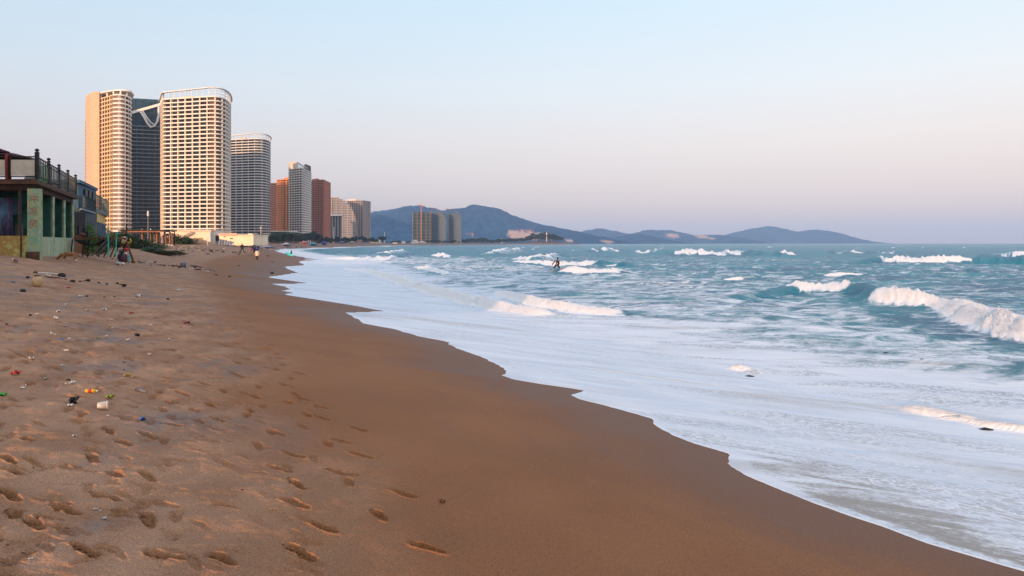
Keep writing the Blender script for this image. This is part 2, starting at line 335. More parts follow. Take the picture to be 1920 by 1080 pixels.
# ------------------------------------------------------------------ sea
def sea_material():
    m = bpy.data.materials.new('sea_water'); m.use_nodes = True; n = m.node_tree.nodes; l = m.node_tree.links; b = n['Principled BSDF']; outn = n['Material Output']
    g = n.new('ShaderNodeNewGeometry')
    def mp(rot, st):
        a = n.new('ShaderNodeMapping'); a.vector_type = 'TEXTURE'; a.inputs['Rotation'].default_value = (0, 0, R(rot)); a.inputs['Scale'].default_value = st
        l.new(g.outputs['Position'], a.inputs[0]); return a.outputs[0]
    def noise(s, d, v, dist=0, rough=.5):
        x = n.new('ShaderNodeTexNoise'); x.inputs['Scale'].default_value = s; x.inputs['Detail'].default_value = d; x.inputs['Distortion'].default_value = dist
        x.inputs['Roughness'].default_value = rough; l.new(v, x.inputs['Vector']); return x.outputs[0]
    def attr(k): a = n.new('ShaderNodeAttribute'); a.attribute_name = k; return a.outputs['Fac']
    def ma(op, a, c, cl=False):
        x = n.new('ShaderNodeMath'); x.operation = op; x.use_clamp = cl
        for i, v in enumerate((a, c)):
            if isinstance(v, (int, float)): x.inputs[i].default_value = v
            else: l.new(v, x.inputs[i])
        return x.outputs[0]
    def ss(v, a, c, d=0, e=1):
        x = n.new('ShaderNodeMapRange'); x.interpolation_type = 'SMOOTHSTEP'; l.new(v, x.inputs[0])
        for i, q in zip((1, 2, 3, 4), (a, c, d, e)): x.inputs[i].default_value = q
        return x.outputs[0]
    def mix(f, a, c):
        x = n.new('ShaderNodeMixRGB')
        for i, v in enumerate((f, a, c)):
            if isinstance(v, tuple): x.inputs[i].default_value = (*v, 1)
            else: l.new(v, x.inputs[i])
        return x.outputs[0]
    cov = attr('cov'); shal = attr('shal')
    streak = noise(1.0, 8, mp(-17, (2.6, .55, 1)), 1.1, .62)          # drawn out along the run of the swash
    patch = noise(.55, 8, mp(25, (1.3, 1, 1)), 1.2, .62)
    lace = noise(3.2, 7, mp(0, (1, 1, 1)), .8, .65)
    nn = ma('ADD', ma('MULTIPLY', ma('SUBTRACT', patch, .5), 1.5), ma('MULTIPLY', ma('SUBTRACT', lace, .5), .55))
    ns = ma('ADD', ma('MULTIPLY', ma('SUBTRACT', streak, .5), 1.7), ma('ADD', ma('MULTIPLY', ma('SUBTRACT', lace, .5), .3), ma('MULTIPLY', ma('SUBTRACT', noise(17, 5, mp(-17, (1.5, 1, 1)), .4, .65), .5), .75)))
    nz = n.new('ShaderNodeMix'); l.new(shal, nz.inputs[0]); l.new(nn, nz.inputs[2]); l.new(ns, nz.inputs[3])
    v = ma('ADD', cov, nz.outputs[0])
    foam = ss(v, .30, .74)
    # lace: the froth thins out into webs in broad patches
    vo = n.new('ShaderNodeTexVoronoi'); vo.feature = 'DISTANCE_TO_EDGE'; vo.inputs['Scale'].default_value = 5.5
    wv_ = n.new('ShaderNodeVectorMath'); wv_.operation = 'ADD'; l.new(mp(-17, (1.9, .8, 1)), wv_.inputs[0])
    wn = n.new('ShaderNodeTexNoise'); wn.inputs['Scale'].default_value = 2.2; wn.inputs['Detail'].default_value = 5; l.new(g.outputs['Position'], wn.inputs['Vector'])
    l.new(wn.outputs['Color'], wv_.inputs[1]); l.new(wv_.outputs[0], vo.inputs['Vector'])
    cell = ss(vo.outputs['Distance'], .03, .20)
    zone = ss(noise(.42, 6, mp(-17, (2.2, .7, 1)), 1.0, .6), .47, .62)
    calm = ma('SUBTRACT', 1.0, ss(attr('rough'), .4, .9))
    foam = ma('MULTIPLY', foam, ma('SUBTRACT', 1.0, ma('MULTIPLY', ma('MULTIPLY', ma('MULTIPLY', cell, zone), calm), ss(cov, 1.25, .95, 0, .62))))
    teal = mix(ss(noise(.12, 3, mp(0, (1, 1, 1))), .35, .65), (.001, .120, .225), (.008, .225, .310))
    wc = mix(shal, teal, (.21, .185, .16))
    l.new(wc, b.inputs['Base Color']); b.inputs['Roughness'].default_value = .16; b.inputs['IOR'].default_value = 1.33
    h1 = noise(1.7, 9, mp(20, (1.5, .8, 1)), .3, .62); h2 = noise(7, 5, mp(0, (1, 1, 1)), 0, .6)
    deep = ma('SUBTRACT', 1.0, shal)
    b1 = n.new('ShaderNodeBump'); b1.inputs['Distance'].default_value = .5; l.new(ma('MULTIPLY', h1, ma('ADD', ma('MULTIPLY', deep, .92), .03)), b1.inputs['Height'])
    b2 = n.new('ShaderNodeBump'); b2.inputs['Distance'].default_value = .035; l.new(ma('MULTIPLY', h2, ma('ADD', ma('MULTIPLY', deep, .8), .2)), b2.inputs['Height']); l.new(b1.outputs[0], b2.inputs['Normal'])
    l.new(b2.outputs[0], b.inputs['Normal']); b.inputs['Specular IOR Level'].default_value = 0.0
    gl = n.new('ShaderNodeBsdfGlossy'); gl.inputs['Roughness'].default_value = .16; gl.inputs['Color'].default_value = (.92, .95, .98, 1); l.new(b2.outputs[0], gl.inputs['Normal'])
    fr = n.new('ShaderNodeFresnel'); fr.inputs['IOR'].default_value = 1.33; l.new(b2.outputs[0], fr.inputs['Normal'])
    wm = n.new('ShaderNodeMixShader'); l.new(ma('MINIMUM', fr.outputs[0], .44), wm.inputs[0]); l.new(b.outputs[0], wm.inputs[1]); l.new(gl.outputs[0], wm.inputs[2])
    fb = n.new('ShaderNodeBsdfPrincipled'); fb.inputs['Roughness'].default_value = .75; fb.inputs['Specular IOR Level'].default_value = .2
    fc = mix(ss(streak, .35, .65), (.64, .71, .80), (.76, .81, .87)); fc = mix(ss(noise(.35, 5, mp(-14, (2.4, .7, 1)), .8), .56, .72), fc, (.58, .59, .60)); fc = mix(ss(attr('rough'), .5, 1.2), fc, (.89, .89, .90)); l.new(fc, fb.inputs['Base Color'])
    fh = noise(9, 8, mp(-20, (1.3, 1, 1)), .5, .72)
    bf = n.new('ShaderNodeBump'); bf.inputs['Distance'].default_value = .075; l.new(ma('MULTIPLY', fh, attr('rough')), bf.inputs['Height']); l.new(bf.outputs[0], fb.inputs['Normal'])
    ms = n.new('ShaderNodeMixShader'); l.new(foam, ms.inputs[0]); l.new(wm.outputs[0], ms.inputs[1]); l.new(fb.outputs[0], ms.inputs[2])
    l.new(ms.outputs[0], outn.inputs[0])
    return m
def sea_pt(px, py): Y = CAMZ*F/(py-CY); return np.array([(px-CX)/F*Y, Y])
# breakers: base line in the picture, height, part of the line that has broken (start, end along it), foam depth
BREAK = [
 ([(1330,560),(1420,556),(1500,549),(1560,548),(1610,553),(1640,566),(1700,572),(1770,578),(1815,597),(1860,616),(1920,632),(2100,668)], [.0,.35,.55,.6,.68,.72,.60,.38,.52,.66,.70,.70], [(1490,1592),(1638,2100)], .8),
 ([(1560,497),(1650,492.5),(1700,493),(1760,493),(1820,492),(1870,494),(1960,497),(2100,500)], [.1,.9,1.0,1.0,.95,1.0,1.0,.8], [(1650,1822)], 1.1),
 ([(1800,483),(1870,482),(1940,481.5),(2100,483)], [.1,1.1,1.2,1.], [(1870,2100)], 1.1),
 ([(1500,478),(1565,476),(1620,475.5),(1700,477),(1800,478)], [.1,1.2,1.1,.9,.2], [(1565,1622)], 1.1),
 ([(1400,482),(1455,482),(1490,480),(1530,481)], [.1,.9,.9,.1], [(1452,1492)], 1.0),
 ([(1215,474),(1262,477),(1330,479),(1395,478),(1450,481),(1500,484)], [.2,1.6,1.6,1.4,.9,.3], [(1270,1397)], 1.2),
 ([(1170,474),(1190,475.5),(1235,474),(1260,473)], [.1,1.1,1.0,.3], [(1190,1234)], 1.1),
 ([(1085,472),(1108,473),(1165,471.5),(1200,472)], [.1,1.6,1.4,.2], [(1106,1168)], 1.2),
 ([(900,479),(925,478),(950,475),(970,470),(985,468)], [.2,1.5,1.5,1.4,.2], [(905,975)], 1.0),
 ([(960,486),(985,489),(1020,487),(1045,482),(1070,484)], [.2,.7,.8,.9,.3], [(965,1048)], 1.1),
 ([(965,490),(1010,494),(1060,499),(1115,497),(1160,500),(1220,505)], [.1,.4,.6,.6,.4,.1], [(965,1122)], 1.6),
 ([(1020,508),(1060,512),(1100,515),(1145,514),(1175,510)], [.1,.4,.6,.4,.1], [(1056,1165)], 1.4),
 ([(600,484),(660,487),(700,488),(740,487),(790,484)], [.1,.5,.7,.7,.2], [(610,745)], 1.4),
 ([(640,503),(700,512),(745,527),(800,545),(870,565),(940,580),(1010,590),(1060,592)], [.1,.32,.40,.40,.38,.32,.22,.05], [(640,1040)], 1.7),
 ([(770,500),(800,508),(850,520)], [.1,.4,.1], [(775,850)], .9),
 ([(920,547),(955,558),(1000,570),(1050,580),(1100,585),(1150,589),(1190,592)], [.1,.34,.40,.36,.30,.22,.05], [(930,1165)], 1.1),
 ([(800,478),(830,482),(870,482),(900,480)], [.1,.8,.7,.1], [(812,850)], 1.0),
 ([(700,476),(735,474),(750,471),(775,470)], [.1,.7,.8,.1], [(705,760)], 1.0),
 ([(1360,690),(1380,694),(1400,697),(1420,704)], [.02,.16,.14,.02], [(1368,1406)], .5),
 ([(1640,756),(1690,768),(1720,774),(1760,782),(1830,797),(1900,806),(1990,820)], [.01,.11,.15,.13,.08,.10,.05], [(1690,1990)], .45),
 ([(1085,724),(1160,731),(1250,740),(1350,748)], [.01,.06,.06,.005], [(1085,1340)], .35),
]
rw_ = random.Random(31)
for _ in range(30):                                       # small scattered whitecaps
    py_ = 463+70*rw_.random()**2.4; px_ = rw_.uniform(720+(py_-463)*5, 1900); wd_ = rw_.uniform(8, 26)*(1+(py_-463)/60); h_ = rw_.uniform(.25, .5)*(1.3 if py_ < 480 else .8)
    BREAK.append(([(px_-wd_*1.6, py_-.4), (px_-wd_*.5, py_+.5), (px_+wd_*.5, py_+rw_.uniform(-.2, .8)), (px_+wd_*1.7, py_-.5)], [.05, h_, h_*.9, .05], [(px_-wd_*.9, px_+wd_*rw_.uniform(.2, .9))], .7))
SPRAY = []
def build_sea():
    NC = 600
    c = np.linspace(0, 1, NC); c = c*.72+.28*c**2.2
    W = (np.maximum(ys, 0)*.76+np.maximum(-XE, 0))*1.12+14
    ext = np.array([1.1, 1.4, 2.0, 3.5])
    cc = np.concatenate([c, ext]); X = XE[:, None]+cc[None]*W[:, None]
    X = np.minimum(X, 8800+cc[None]*5); Y = np.repeat(ys[:, None], len(cc), 1)
    a = X-XE[:, None]; d = X-Xs(Y)
    s = .93*X+.37*Y; t = -.37*X+.93*Y
    amp = sstep(0, 16, d); far = np.clip(Y/60, 1, 4)
    ch = fbm(s*.30, t*.22, 4, .55); ch2 = 1-2*np.abs(fbm(X*.16+4, Y*.33, 3)); chop = .15*ch+.10*(ch2-.6)+.05*fbm(X*.8, Y*.9, 3)
    sw = np.sin(s*2*np.pi/17+2.5*fbm(s*.02, t*.03, 2))*.11*(.5+fbm(X*.03, Y*.03, 2)+.5)
    z = amp*(chop*np.minimum(far, 1.8)+sw+sstep(35, 80, Y)*(.26*fbm(s*.16, t*.10, 4)+.16*(.5-np.abs(fbm(X*.09, Y*.20, 3))*2)))*sstep(6000, 800, Y)
    cov = np.full_like(z, 0.0)
    inner = 1-sstep(6.5, 17, a-.0*Y+2.5*fbm(X*.12, Y*.12, 2))
    midb = 1-sstep(16, 62, a)
    cov = .05+.30*sstep(260, 150, Y)*sstep(190, 90, a)+.20*midb+.55*inner+.10*fbm(X*.05, Y*.07, 3)
    rough = np.full_like(z, .25)
    swash = prof(-d); thick = .006+.02*sstep(0, 1.2, a)
    for pts, hs, foams, fw in BREAK:
        q = np.array([sea_pt(*p) for p in pts]); hs = np.array(hs); pxs = np.array([p[0] for p in pts], float)
        seg = 24; tt = np.linspace(0, len(pts)-1, (len(pts)-1)*seg+1)
        ki = np.arange(len(pts)); lx = np.interp(tt, ki, q[:, 0]); ly = np.interp(tt, ki, q[:, 1]); lh = np.interp(tt, ki, hs); lp = np.interp(tt, ki, pxs)
        if len(pts) > 3:
            kern = np.hanning(15); kern /= kern.sum()
            lx = np.convolve(np.pad(lx, 7, 'edge'), kern, 'valid'); ly = np.convolve(np.pad(ly, 7, 'edge'), kern, 'valid')
        # a breaking crest is ragged
        L = np.hypot(np.gradient(lx), np.gradient(ly)).cumsum()
        hm = lh.max(); ly = ly+.45*hm*pnoise(L*.35, L*0+hm*9); lh = lh*(1+.25*pnoise(L*.5, L*0+3.3))
        R_ = 3.2*hm+1.5; y0, y1 = ly.min()-R_*2, ly.max()+R_*3; i0, i1 = np.searchsorted(ys, [y0, y1])
        if i1 <= i0: i1 = i0+2
        sub = slice(i0, i1); xm, xM = lx.min()-R_*2, lx.max()+R_*2
        XX = X[sub]; YY = Y[sub]; mask = (XX > xm) & (XX < xM); vx = XX[mask]; vy = YY[mask]
        if not len(vx): continue
        best = np.full(len(vx), 1e9); bi = np.zeros(len(vx), int)
        for k in range(len(lx)):
            dd = (vx-lx[k])**2+(vy-ly[k])**2; u = dd < best; best[u] = dd[u]; bi[u] = k
        tx = np.gradient(lx); ty = np.gradient(ly); tl = np.hypot(tx, ty)+1e-9; nx, ny = -ty/tl, tx/tl
        fl = np.where(nx*.5+ny*.87 < 0, -1, 1); nx, ny = nx*fl, ny*fl
        wv = (vx-lx[bi])*nx[bi]+(vy-ly[bi])*ny[bi]; along = np.abs((vx-lx[bi])*tx[bi]/tl[bi]+(vy-ly[bi])*ty[bi]/tl[bi])
        h = lh[bi]*np.exp(-(along/(.8+hm))**2); hh = np.maximum(hm, .1)
        front = np.exp(-(np.minimum(wv-.35*hh, 0)/(.62*hh+.12))**2); back = np.exp(-(np.maximum(wv-.35*hh, 0)/(1.9*hh+.3))**2)
        dz = h*front*back*.95
        ragged = pnoise(vx*.6, vy*.6)*.5*hh+pnoise(vx*2.3, vy*2.3)*.35*hh+pnoise(vx*6, vy*6)*.15*hh
        fm = np.zeros(len(vx))
        lpv = lp[bi]
        for f0, f1 in foams:
            e_ = max(3., (f1-f0)*(.06 if f1-f0 > 90 else .28)); fm = np.maximum(fm, sstep(f0-e_*.3, f0+e_, lpv)*sstep(f1+e_*.3, f1-e_, lpv))
        fm = fm*(along < .8+hm)
        band = sstep(-1.45*hh*fw-.1, -.75*hh*fw, wv+ragged)*sstep((.95*hh+.2), .30*hh, wv+ragged)
        trail = sstep(-.2, .6, wv)*(1-sstep(1, 7*fw+3*hh, wv))
        ff = fm*band
        sc1 = 2.6/max(hh, .25)
        lump = (.42+fbm(vx*sc1, vy*sc1, 5, .72))*.40*np.minimum(hh, 1.3)+(.25-np.abs(fbm(vx*sc1*2.3, vy*sc1*2.3, 4, .7)))*.40*hh+.10*hh*fbm(vx*sc1*6, vy*sc1*6, 2)+.14*hh*np.maximum(0, fbm(vx*1.3+7, vy*1.3, 3))*3
        zz = z[sub]; zz[mask] = zz[mask]+dz+ff*np.maximum(lump, -.02)*np.clip(lh[bi]/hh, .3, 1); z[sub] = zz
        cv = cov[sub]; face = (1-fm)*sstep(-2.2*hh, -.2*hh, wv)*(1-sstep(.1*hh, 1.5*hh, wv))*np.clip(h/.5, 0, 1)
        cvv = cv[mask]; cvv = cvv*(1-.85*face)+0; cvv = np.maximum(cvv, 1.9*ff); cvv = cvv-.20*fm*sstep(6, 14, d[sub][mask])*sstep(-5*hh-1.5, -2*hh-.3, wv)*(1-sstep(-1.6*hh-.2, -1.0*hh, wv)); cvv = np.where(ff > .2, np.maximum(cvv, 1.9*ff), cvv); cvv = np.maximum(cvv, fm*trail*.50)
        cv[mask] = cvv; cov[sub] = cv
        rg = rough[sub]; rg[mask] = np.maximum(rg[mask], ff*1.6); rough[sub] = rg
        if hm < 2 and ly.mean() < 260:                        # where spray may fly
            okk = np.where((ff > .75) & (along < .6))[0]
            if len(okk):
                pk = rng.choice(okk, min(len(okk), 700)); SPRAY.append(np.stack([vx[pk], vy[pk], zz[mask][pk], np.full(len(pk), max(hh, .3)), lh[bi][pk]], 1))
    zs = swash+thick
    # the swash runs up over the sand in thin overlapping sheets
    sheet = .012*fbm(s*.35, t*.9, 3)*sstep(.3, 3, a)+.006*fbm(s*1.2, t*3, 2)*sstep(.2, 1, a)
    zw = np.maximum(zs+sheet*.8, z)
    k = .06; zw = zw+np.maximum(0, k-np.abs(zs-z))**2/(4*k)*sstep(.5, 2, a)
    zw = np.where(a < 1e-6, swash+.001, zw)
    bead = .05*np.exp(-((a-.05*np.clip(Y/8, 1, 6))/(.05*np.clip(Y/8, 1, 6)))**2)
    zw += .010*bead
    shal = 1-sstep(-3, 9, d)
    thin = sstep(.06, .35, a)*(1-sstep(.5, 2.6, a+1.1*fbm(X*.7, Y*.4, 3)))*sstep(14, 6, Y)     # see-through wash behind the leading edge
    cov = cov-.80*thin*inner-.24*np.exp(-((a-4.2-.6*fbm(X*.5, Y*.5, 2))/.9)**2)*sstep(20, 8, Y)
    cov = np.maximum(cov, 1.3*(1-sstep(.03, .13, a/np.clip(Y/7, .8, 12))))
    o = grid_mesh('sea_water', X, Y, zw, sea_material(), dict(cov=cov, shal=shal, rough=rough))
    tag(o, kind='structure'); return X, zw
WX, WZ = build_sea()
def spray():
    q = np.concatenate(SPRAY); m = MB(); r = random.Random(2)
    for x, y, z, hh, lh in q:
        if lh < .22: continue
        for _ in range(3):
            k = r.expovariate(1)*.06*hh; c = Vector((x+r.gauss(0, .12), y+r.gauss(0, .12), z+k)); sz = r.uniform(.006, .014)*(1+y/60)
            u = [Vector((r.gauss(0, 1), r.gauss(0, 1), r.gauss(0, 1))).normalized()*sz for _ in range(4)]
            m.add([c+p for p in u], [(0, 1, 2), (0, 2, 3), (0, 3, 1), (1, 3, 2)])
    o = m.build('sea_spray', mat('spray_white', (.86, .86, .86), .8, .02, 5)); tag(o, kind='stuff')
spray()
def sea_z(x, y):
    i = int(np.clip(np.searchsorted(ys, y), 1, NY-1)); j = int(np.clip(np.searchsorted(WX[i], x), 1, WX.shape[1]-1)); return float(WZ[i, j])
# ------------------------------------------------------------------ hills
def hill(name, Y0, D, ridge, seed, m, patches=()):
    """ridge: (px, py) skyline; a ridge of real depth D on each side of Y0"""
    px = np.array([p[0] for p in ridge], float); hz = np.array([Z(p[1], Y0) for p in ridge], float)
    xs = (px-CX)/F*Y0; f = hermite(xs, hz); n = 260; k = 46
    gx = np.linspace(xs[0], xs[-1], n); gy = np.linspace(-1, 1, k)
    X, V = np.meshgrid(gx, gy, indexing='ij'); Yw = Y0+V*D
    sh = f(X); und = fbm(X/260+seed, V*2.1+seed, 5); fold = np.abs(fbm(X/150+seed*3, V*1.6, 4))
    prof_ = np.cos(np.clip(np.abs(V), 0, 1)*np.pi/2)**1.25
    z = np.maximum(sh, -3)*prof_*(1-.42*fold*(1-prof_*.75)*2)+(und*.10*sh)*(1-np.abs(V))*(np.abs(V))*3-2*(1-prof_)+.022*sh*fbm(X/38, V*9+seed, 3)
    sc_ = np.ones_like(z)*0
    for (ppx, ppy, r) in patches:
        cx = (ppx-CX)/F*(Y0-D*.55); zz = Z(ppy, Y0-D*.5)
        sc_ = np.maximum(sc_, sstep(1.1, .8, np.sqrt(((X-cx)/r)**2+((z-zz)/(r*.36))**2)+1.1*fbm(X/22+seed, V*26, 4, .7))*(V < 0))
    o = grid_mesh(name, X.T[::-1].copy(), Yw.T[::-1].copy(), z.T[::-1].copy(), m, dict(scar=sc_.T[::-1].copy()))
    tag(o, kind='structure'); return o
def hill_material():
    m = bpy.data.materials.new('hillside'); m.use_nodes = True; n = m.node_tree.nodes; l = m.node_tree.links; b = n['Principled BSDF']
    g = n.new('ShaderNodeNewGeometry'); no = n.new('ShaderNodeTexNoise'); no.inputs['Scale'].default_value = .02; no.inputs['Detail'].default_value = 9
    l.new(g.outputs['Position'], no.inputs['Vector']); a = n.new('ShaderNodeAttribute'); a.attribute_name = 'scar'
    mr = n.new('ShaderNodeMapRange'); mr.inputs[1].default_value = .4; mr.inputs[2].default_value = .62; l.new(no.outputs[0], mr.inputs[0])
    mx = n.new('ShaderNodeMixRGB'); mx.inputs[1].default_value = (.003, .045, .125, 1); mx.inputs[2].default_value = (.010, .080, .185, 1); l.new(mr.outputs[0], mx.inputs[0])  # the blue of distance haze is put into the slope colour itself
    m2 = n.new('ShaderNodeMixRGB'); l.new(a.outputs['Fac'], m2.inputs[0]); l.new(mx.outputs[0], m2.inputs[1]); m2.inputs[2].default_value = (.52, .34, .28, 1)
    l.new(m2.outputs[0], b.inputs['Base Color']); b.inputs['Roughness'].default_value = 1; b.inputs['Specular IOR Level'].default_value = 0
    bp = n.new('ShaderNodeBump'); bp.inputs['Distance'].default_value = 14; l.new(no.outputs[0], bp.inputs['Height']); l.new(bp.outputs[0], b.inputs['Normal'])
    return m
HM = hill_material()
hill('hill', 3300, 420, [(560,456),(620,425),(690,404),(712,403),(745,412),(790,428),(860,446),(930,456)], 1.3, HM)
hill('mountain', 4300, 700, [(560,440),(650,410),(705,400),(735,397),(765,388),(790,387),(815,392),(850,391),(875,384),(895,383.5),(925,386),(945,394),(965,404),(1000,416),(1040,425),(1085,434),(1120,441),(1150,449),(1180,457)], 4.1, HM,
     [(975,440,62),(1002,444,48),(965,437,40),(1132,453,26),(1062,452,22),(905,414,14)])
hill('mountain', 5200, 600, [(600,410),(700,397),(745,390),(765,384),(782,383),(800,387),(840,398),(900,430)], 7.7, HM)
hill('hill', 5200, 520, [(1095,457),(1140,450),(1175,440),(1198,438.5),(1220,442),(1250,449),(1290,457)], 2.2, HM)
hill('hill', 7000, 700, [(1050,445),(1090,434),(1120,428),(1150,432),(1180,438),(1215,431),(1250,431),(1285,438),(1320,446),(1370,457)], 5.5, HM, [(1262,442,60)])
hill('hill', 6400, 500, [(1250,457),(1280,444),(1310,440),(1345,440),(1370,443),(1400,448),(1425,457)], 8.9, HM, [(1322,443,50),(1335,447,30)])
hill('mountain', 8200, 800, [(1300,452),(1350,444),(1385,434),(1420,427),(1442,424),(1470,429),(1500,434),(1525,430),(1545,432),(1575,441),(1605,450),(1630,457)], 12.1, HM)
hill('islet', 5600, 160, [(1355,457.5),(1370,452),(1385,450.5),(1395,452),(1405,457.5)], 3.9, HM)
# ------------------------------------------------------------------ high-rises
def ccw(poly):
    a = sum(p[0]*q[1]-q[0]*p[1] for p, q in zip(poly, poly[1:]+poly[:1])); return list(poly) if a > 0 else list(poly)[::-1]
def outset(poly, d):
    n = len(poly); o = []
    for i in range(n):
        p, q, r = Vector(poly[i-1]), Vector(poly[i]), Vector(poly[(i+1) % n]); e1 = (q-p).normalized(); e2 = (r-q).normalized()
        n1 = Vector((e1.y, -e1.x)); n2 = Vector((e2.y, -e2.x)); b = (n1+n2); b = b.normalized() if b.length > 1e-6 else n1
        k = d/max(.45, b.dot(n1)); o.append((q.x+b.x*k, q.y+b.y*k))
    return o
def arc(p0, p1, p2, n=7):
    return [tuple(Vector(p0)*(1-t)**2+Vector(p1)*2*t*(1-t)+Vector(p2)*t*t) for t in [i/n for i in range(n+1)]]
def ring(poly_o, poly_i, z0, z1):
    n = len(poly_o); v = [(x, y, z0) for x, y in poly_o]+[(x, y, z1) for x, y in poly_o]+[(x, y, z0) for x, y in poly_i]+[(x, y, z1) for x, y in poly_i]; f = []
    for i in range(n):
        j = (i+1) % n; f += [(i, j, n+j, n+i), (2*n+i, 3*n+i, 3*n+j, 2*n+j), (n+i, n+j, 3*n+j, 3*n+i), (i, 2*n+i, 2*n+j, j)]
    return MB().add(v, f)
def runs(poly, ang=32):
    n = len(poly); cor = []
    for i in range(n):
        a = Vector(poly[i])-Vector(poly[i-1]); b = Vector(poly[(i+1) % n])-Vector(poly[i])
        if abs(a.angle(b)) > R(ang): cor.append(i)
    if not cor: cor = [0]
    res = []
    for k, c in enumerate(cor):
        e = cor[(k+1) % len(cor)]; e = e if e > c else e+n; res.append([poly[i % n] for i in range(c, e+1)])
    return res
def resample(run, wd):
    L = [0]
    for a, b in zip(run[:-1], run[1:]): L.append(L[-1]+(Vector(b)-Vector(a)).length)
    n = max(1, round(L[-1]/wd)); o = []
    for k in range(n+1):
        s = L[-1]*k/n; o.append((float(np.interp(s, L, [p[0] for p in run])), float(np.interp(s, L, [p[1] for p in run]))))
    return o
def storeys(root, outline, z0, z1, nf, bay, mats, recess=1.5, band_h=.34, band_out=.15, fin_w=.35, win=(.72, .60), skip=(), budget=100, thin_fin=1, seed=0, fins=True):
    """balconies, party walls and windows on one block; mats = wall, band, fin, glass"""
    wall, band, fin, glass = mats; outline = ccw(outline); fh = (z1-z0)/nf; rr = random.Random(seed)
    core = outset(outline, -recess)
    MB().prism(core, z0, z1).build('wall', wall, root)
    rm = ring(outset(outline, band_out), outset(core, .02), 0, fh*band_h).mesh('balcony', band)
    for k in range(nf+1):
        link('balcony', rm, root, (0, 0, z0+k*fh-(fh*band_h*.35)))
    tall = MB(); wins = []; nfin = 0
    for run, crun in zip(runs(outline), runs(core)):
        a = resample(run, bay); c = resample(crun, bay) if len(crun) > 1 else None
        n = len(a)-1; c = resample(crun, (sum((Vector(q)-Vector(p)).length for p, q in zip(crun[:-1], crun[1:])))/n)
        if len(c) != len(a): continue
        for i in range(n+1):
            mid = Vector(a[i]); j = min(i, n-1); e = (Vector(a[j+1])-Vector(a[j])).normalized(); nr = Vector((e.y, -e.x))
            if nr.dot(mid) > 18: continue
            if fins and nfin < 60:
                p = Vector(c[i]); q = Vector(a[i]); dd = (p-q).normalized(); p = p+dd*.3; q = q+dd*.12
                b = MB().beam((p.x, p.y, (z0+z1)/2), (q.x, q.y, (z0+z1)/2), fin_w, z1-z0); b.build('partition', fin, root); nfin += 1
        for i in range(n):
            p = Vector(c[i]); q = Vector(c[i+1]); e = (q-p); L = e.length; e.normalize(); nr = Vector((e.y, -e.x)); m_ = (p+q)/2
            if nr.dot(m_) > 12: continue
            for k in range(nf): wins.append((m_, math.atan2(e.y, e.x), L, z0+(k+.5)*fh+fh*.1, nr.dot(m_.normalized())))
    # the glazing: each window sits proud of the wall in its own bay
    wins.sort(key=lambda t: (t[4]+.12*rr.random()))
    rest = MB(); cache = {}
    for i, (m_, a, L, z, _) in enumerate(wins):
        key = round(L, 1)
        if key not in cache:
            hw, hh = key*win[0]/2, fh*win[1]/2
            b = MB().box(-hw, hw, -.12, .05, -hh, hh); b.box(-.04, .04, -.16, -.121, -hh, hh)
            cache[key] = (b, b.mesh('window', glass))
        b, me = cache[key]
        if i < budget: link('window', me, root, (m_.x, m_.y, z), (0, 0, a))
        else:
            ca, sa = math.cos(a), math.sin(a); rest.add([(m_.x+x*ca-y*sa, m_.y+x*sa+y*ca, z+zz) for x, y, zz in b.v], b.f)
    if rest.v: tag(rest.build('windows', glass, root), kind='stuff')
    return core
cream = mat('cream_render', (.74, .66, .58), .8, .05, .25); white = mat('white_render', (.80, .77, .74), .75, .04, .3)
sand_wall = mat('sand_render', (.70, .56, .42), .85, .06, .2); warmfin = mat('ochre_render', (.72, .58, .42), .85, .05, .2)
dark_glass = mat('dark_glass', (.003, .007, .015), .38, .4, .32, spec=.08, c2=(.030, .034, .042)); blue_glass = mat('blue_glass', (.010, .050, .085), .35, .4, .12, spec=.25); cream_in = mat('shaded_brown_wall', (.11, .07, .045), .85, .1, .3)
grey_wall = mat('grey_render', (.30, .30, .32), .8, .08, .2); greyc = mat('concrete', (.42, .40, .39), .9, .08, .6)  # plain grey render and concrete
rust_wall = mat('terracotta_render', (.46, .17, .10), .85, .06, .2); orange_wall = mat('orange_render', (.72, .27, .08), .85, .06, .2)
shaded_brown = mat('shaded_brown_render', (.20, .105, .085), .85, .08, .2); steel = mat('pale_steel', (.62, .60, .60), .5, .05, 1)
dark_steel = mat('dark_steel', (.03, .027, .027), .5, .2, 4); net_green = mat('green_netting', (.004, .052, .056), .9, .25, .08)
crane_red = mat('crane_paint', (.62, .22, .10), .6, .08, 1)
HR = 'high-rise towers along the shore'
# A  cream tower with a blank curved slab
tA = empty('tower_block', (*P(205, 585), 3.0), 'tall cream tower with a blank curved side wall and a disc canopy, leftmost tower', 'tower', HR)
def kids0(root):      # parts are modelled in world coordinates; undo the root's own offset
    for ch in root.children:
        ch.location = Vector(ch.location)-root.location
topA = Z(182, 566)
sun_gold = mat('sun_gold_wall', (.66, .46, .26), .85, .06, .2)  # low-sun gold is put into this wing's wall and band colours
storeys(tA, [P(186, 574), P(211.5, 559), P(213, 600), P(192, 612)], 6, topA, 34, 4.6, (sun_gold, mat('sun_gold_band', (.74, .58, .40), .8, .05, .2), sun_gold, dark_glass), seed=1, band_h=.22, recess=1.2, fin_w=.7, win=(.5, .5))
storeys(tA, arc(P(211.6, 558.5), P(236, 553), P(247, 575), 10)+[P(241, 606), P(214, 608)], 6, topA, 34, 5.0, (mat('shaded_brown_wall2', (.30, .20, .15), .85, .1, .3), white, cream, dark_glass), seed=13, band_h=.34, recess=1.3, win=(.8, .62))
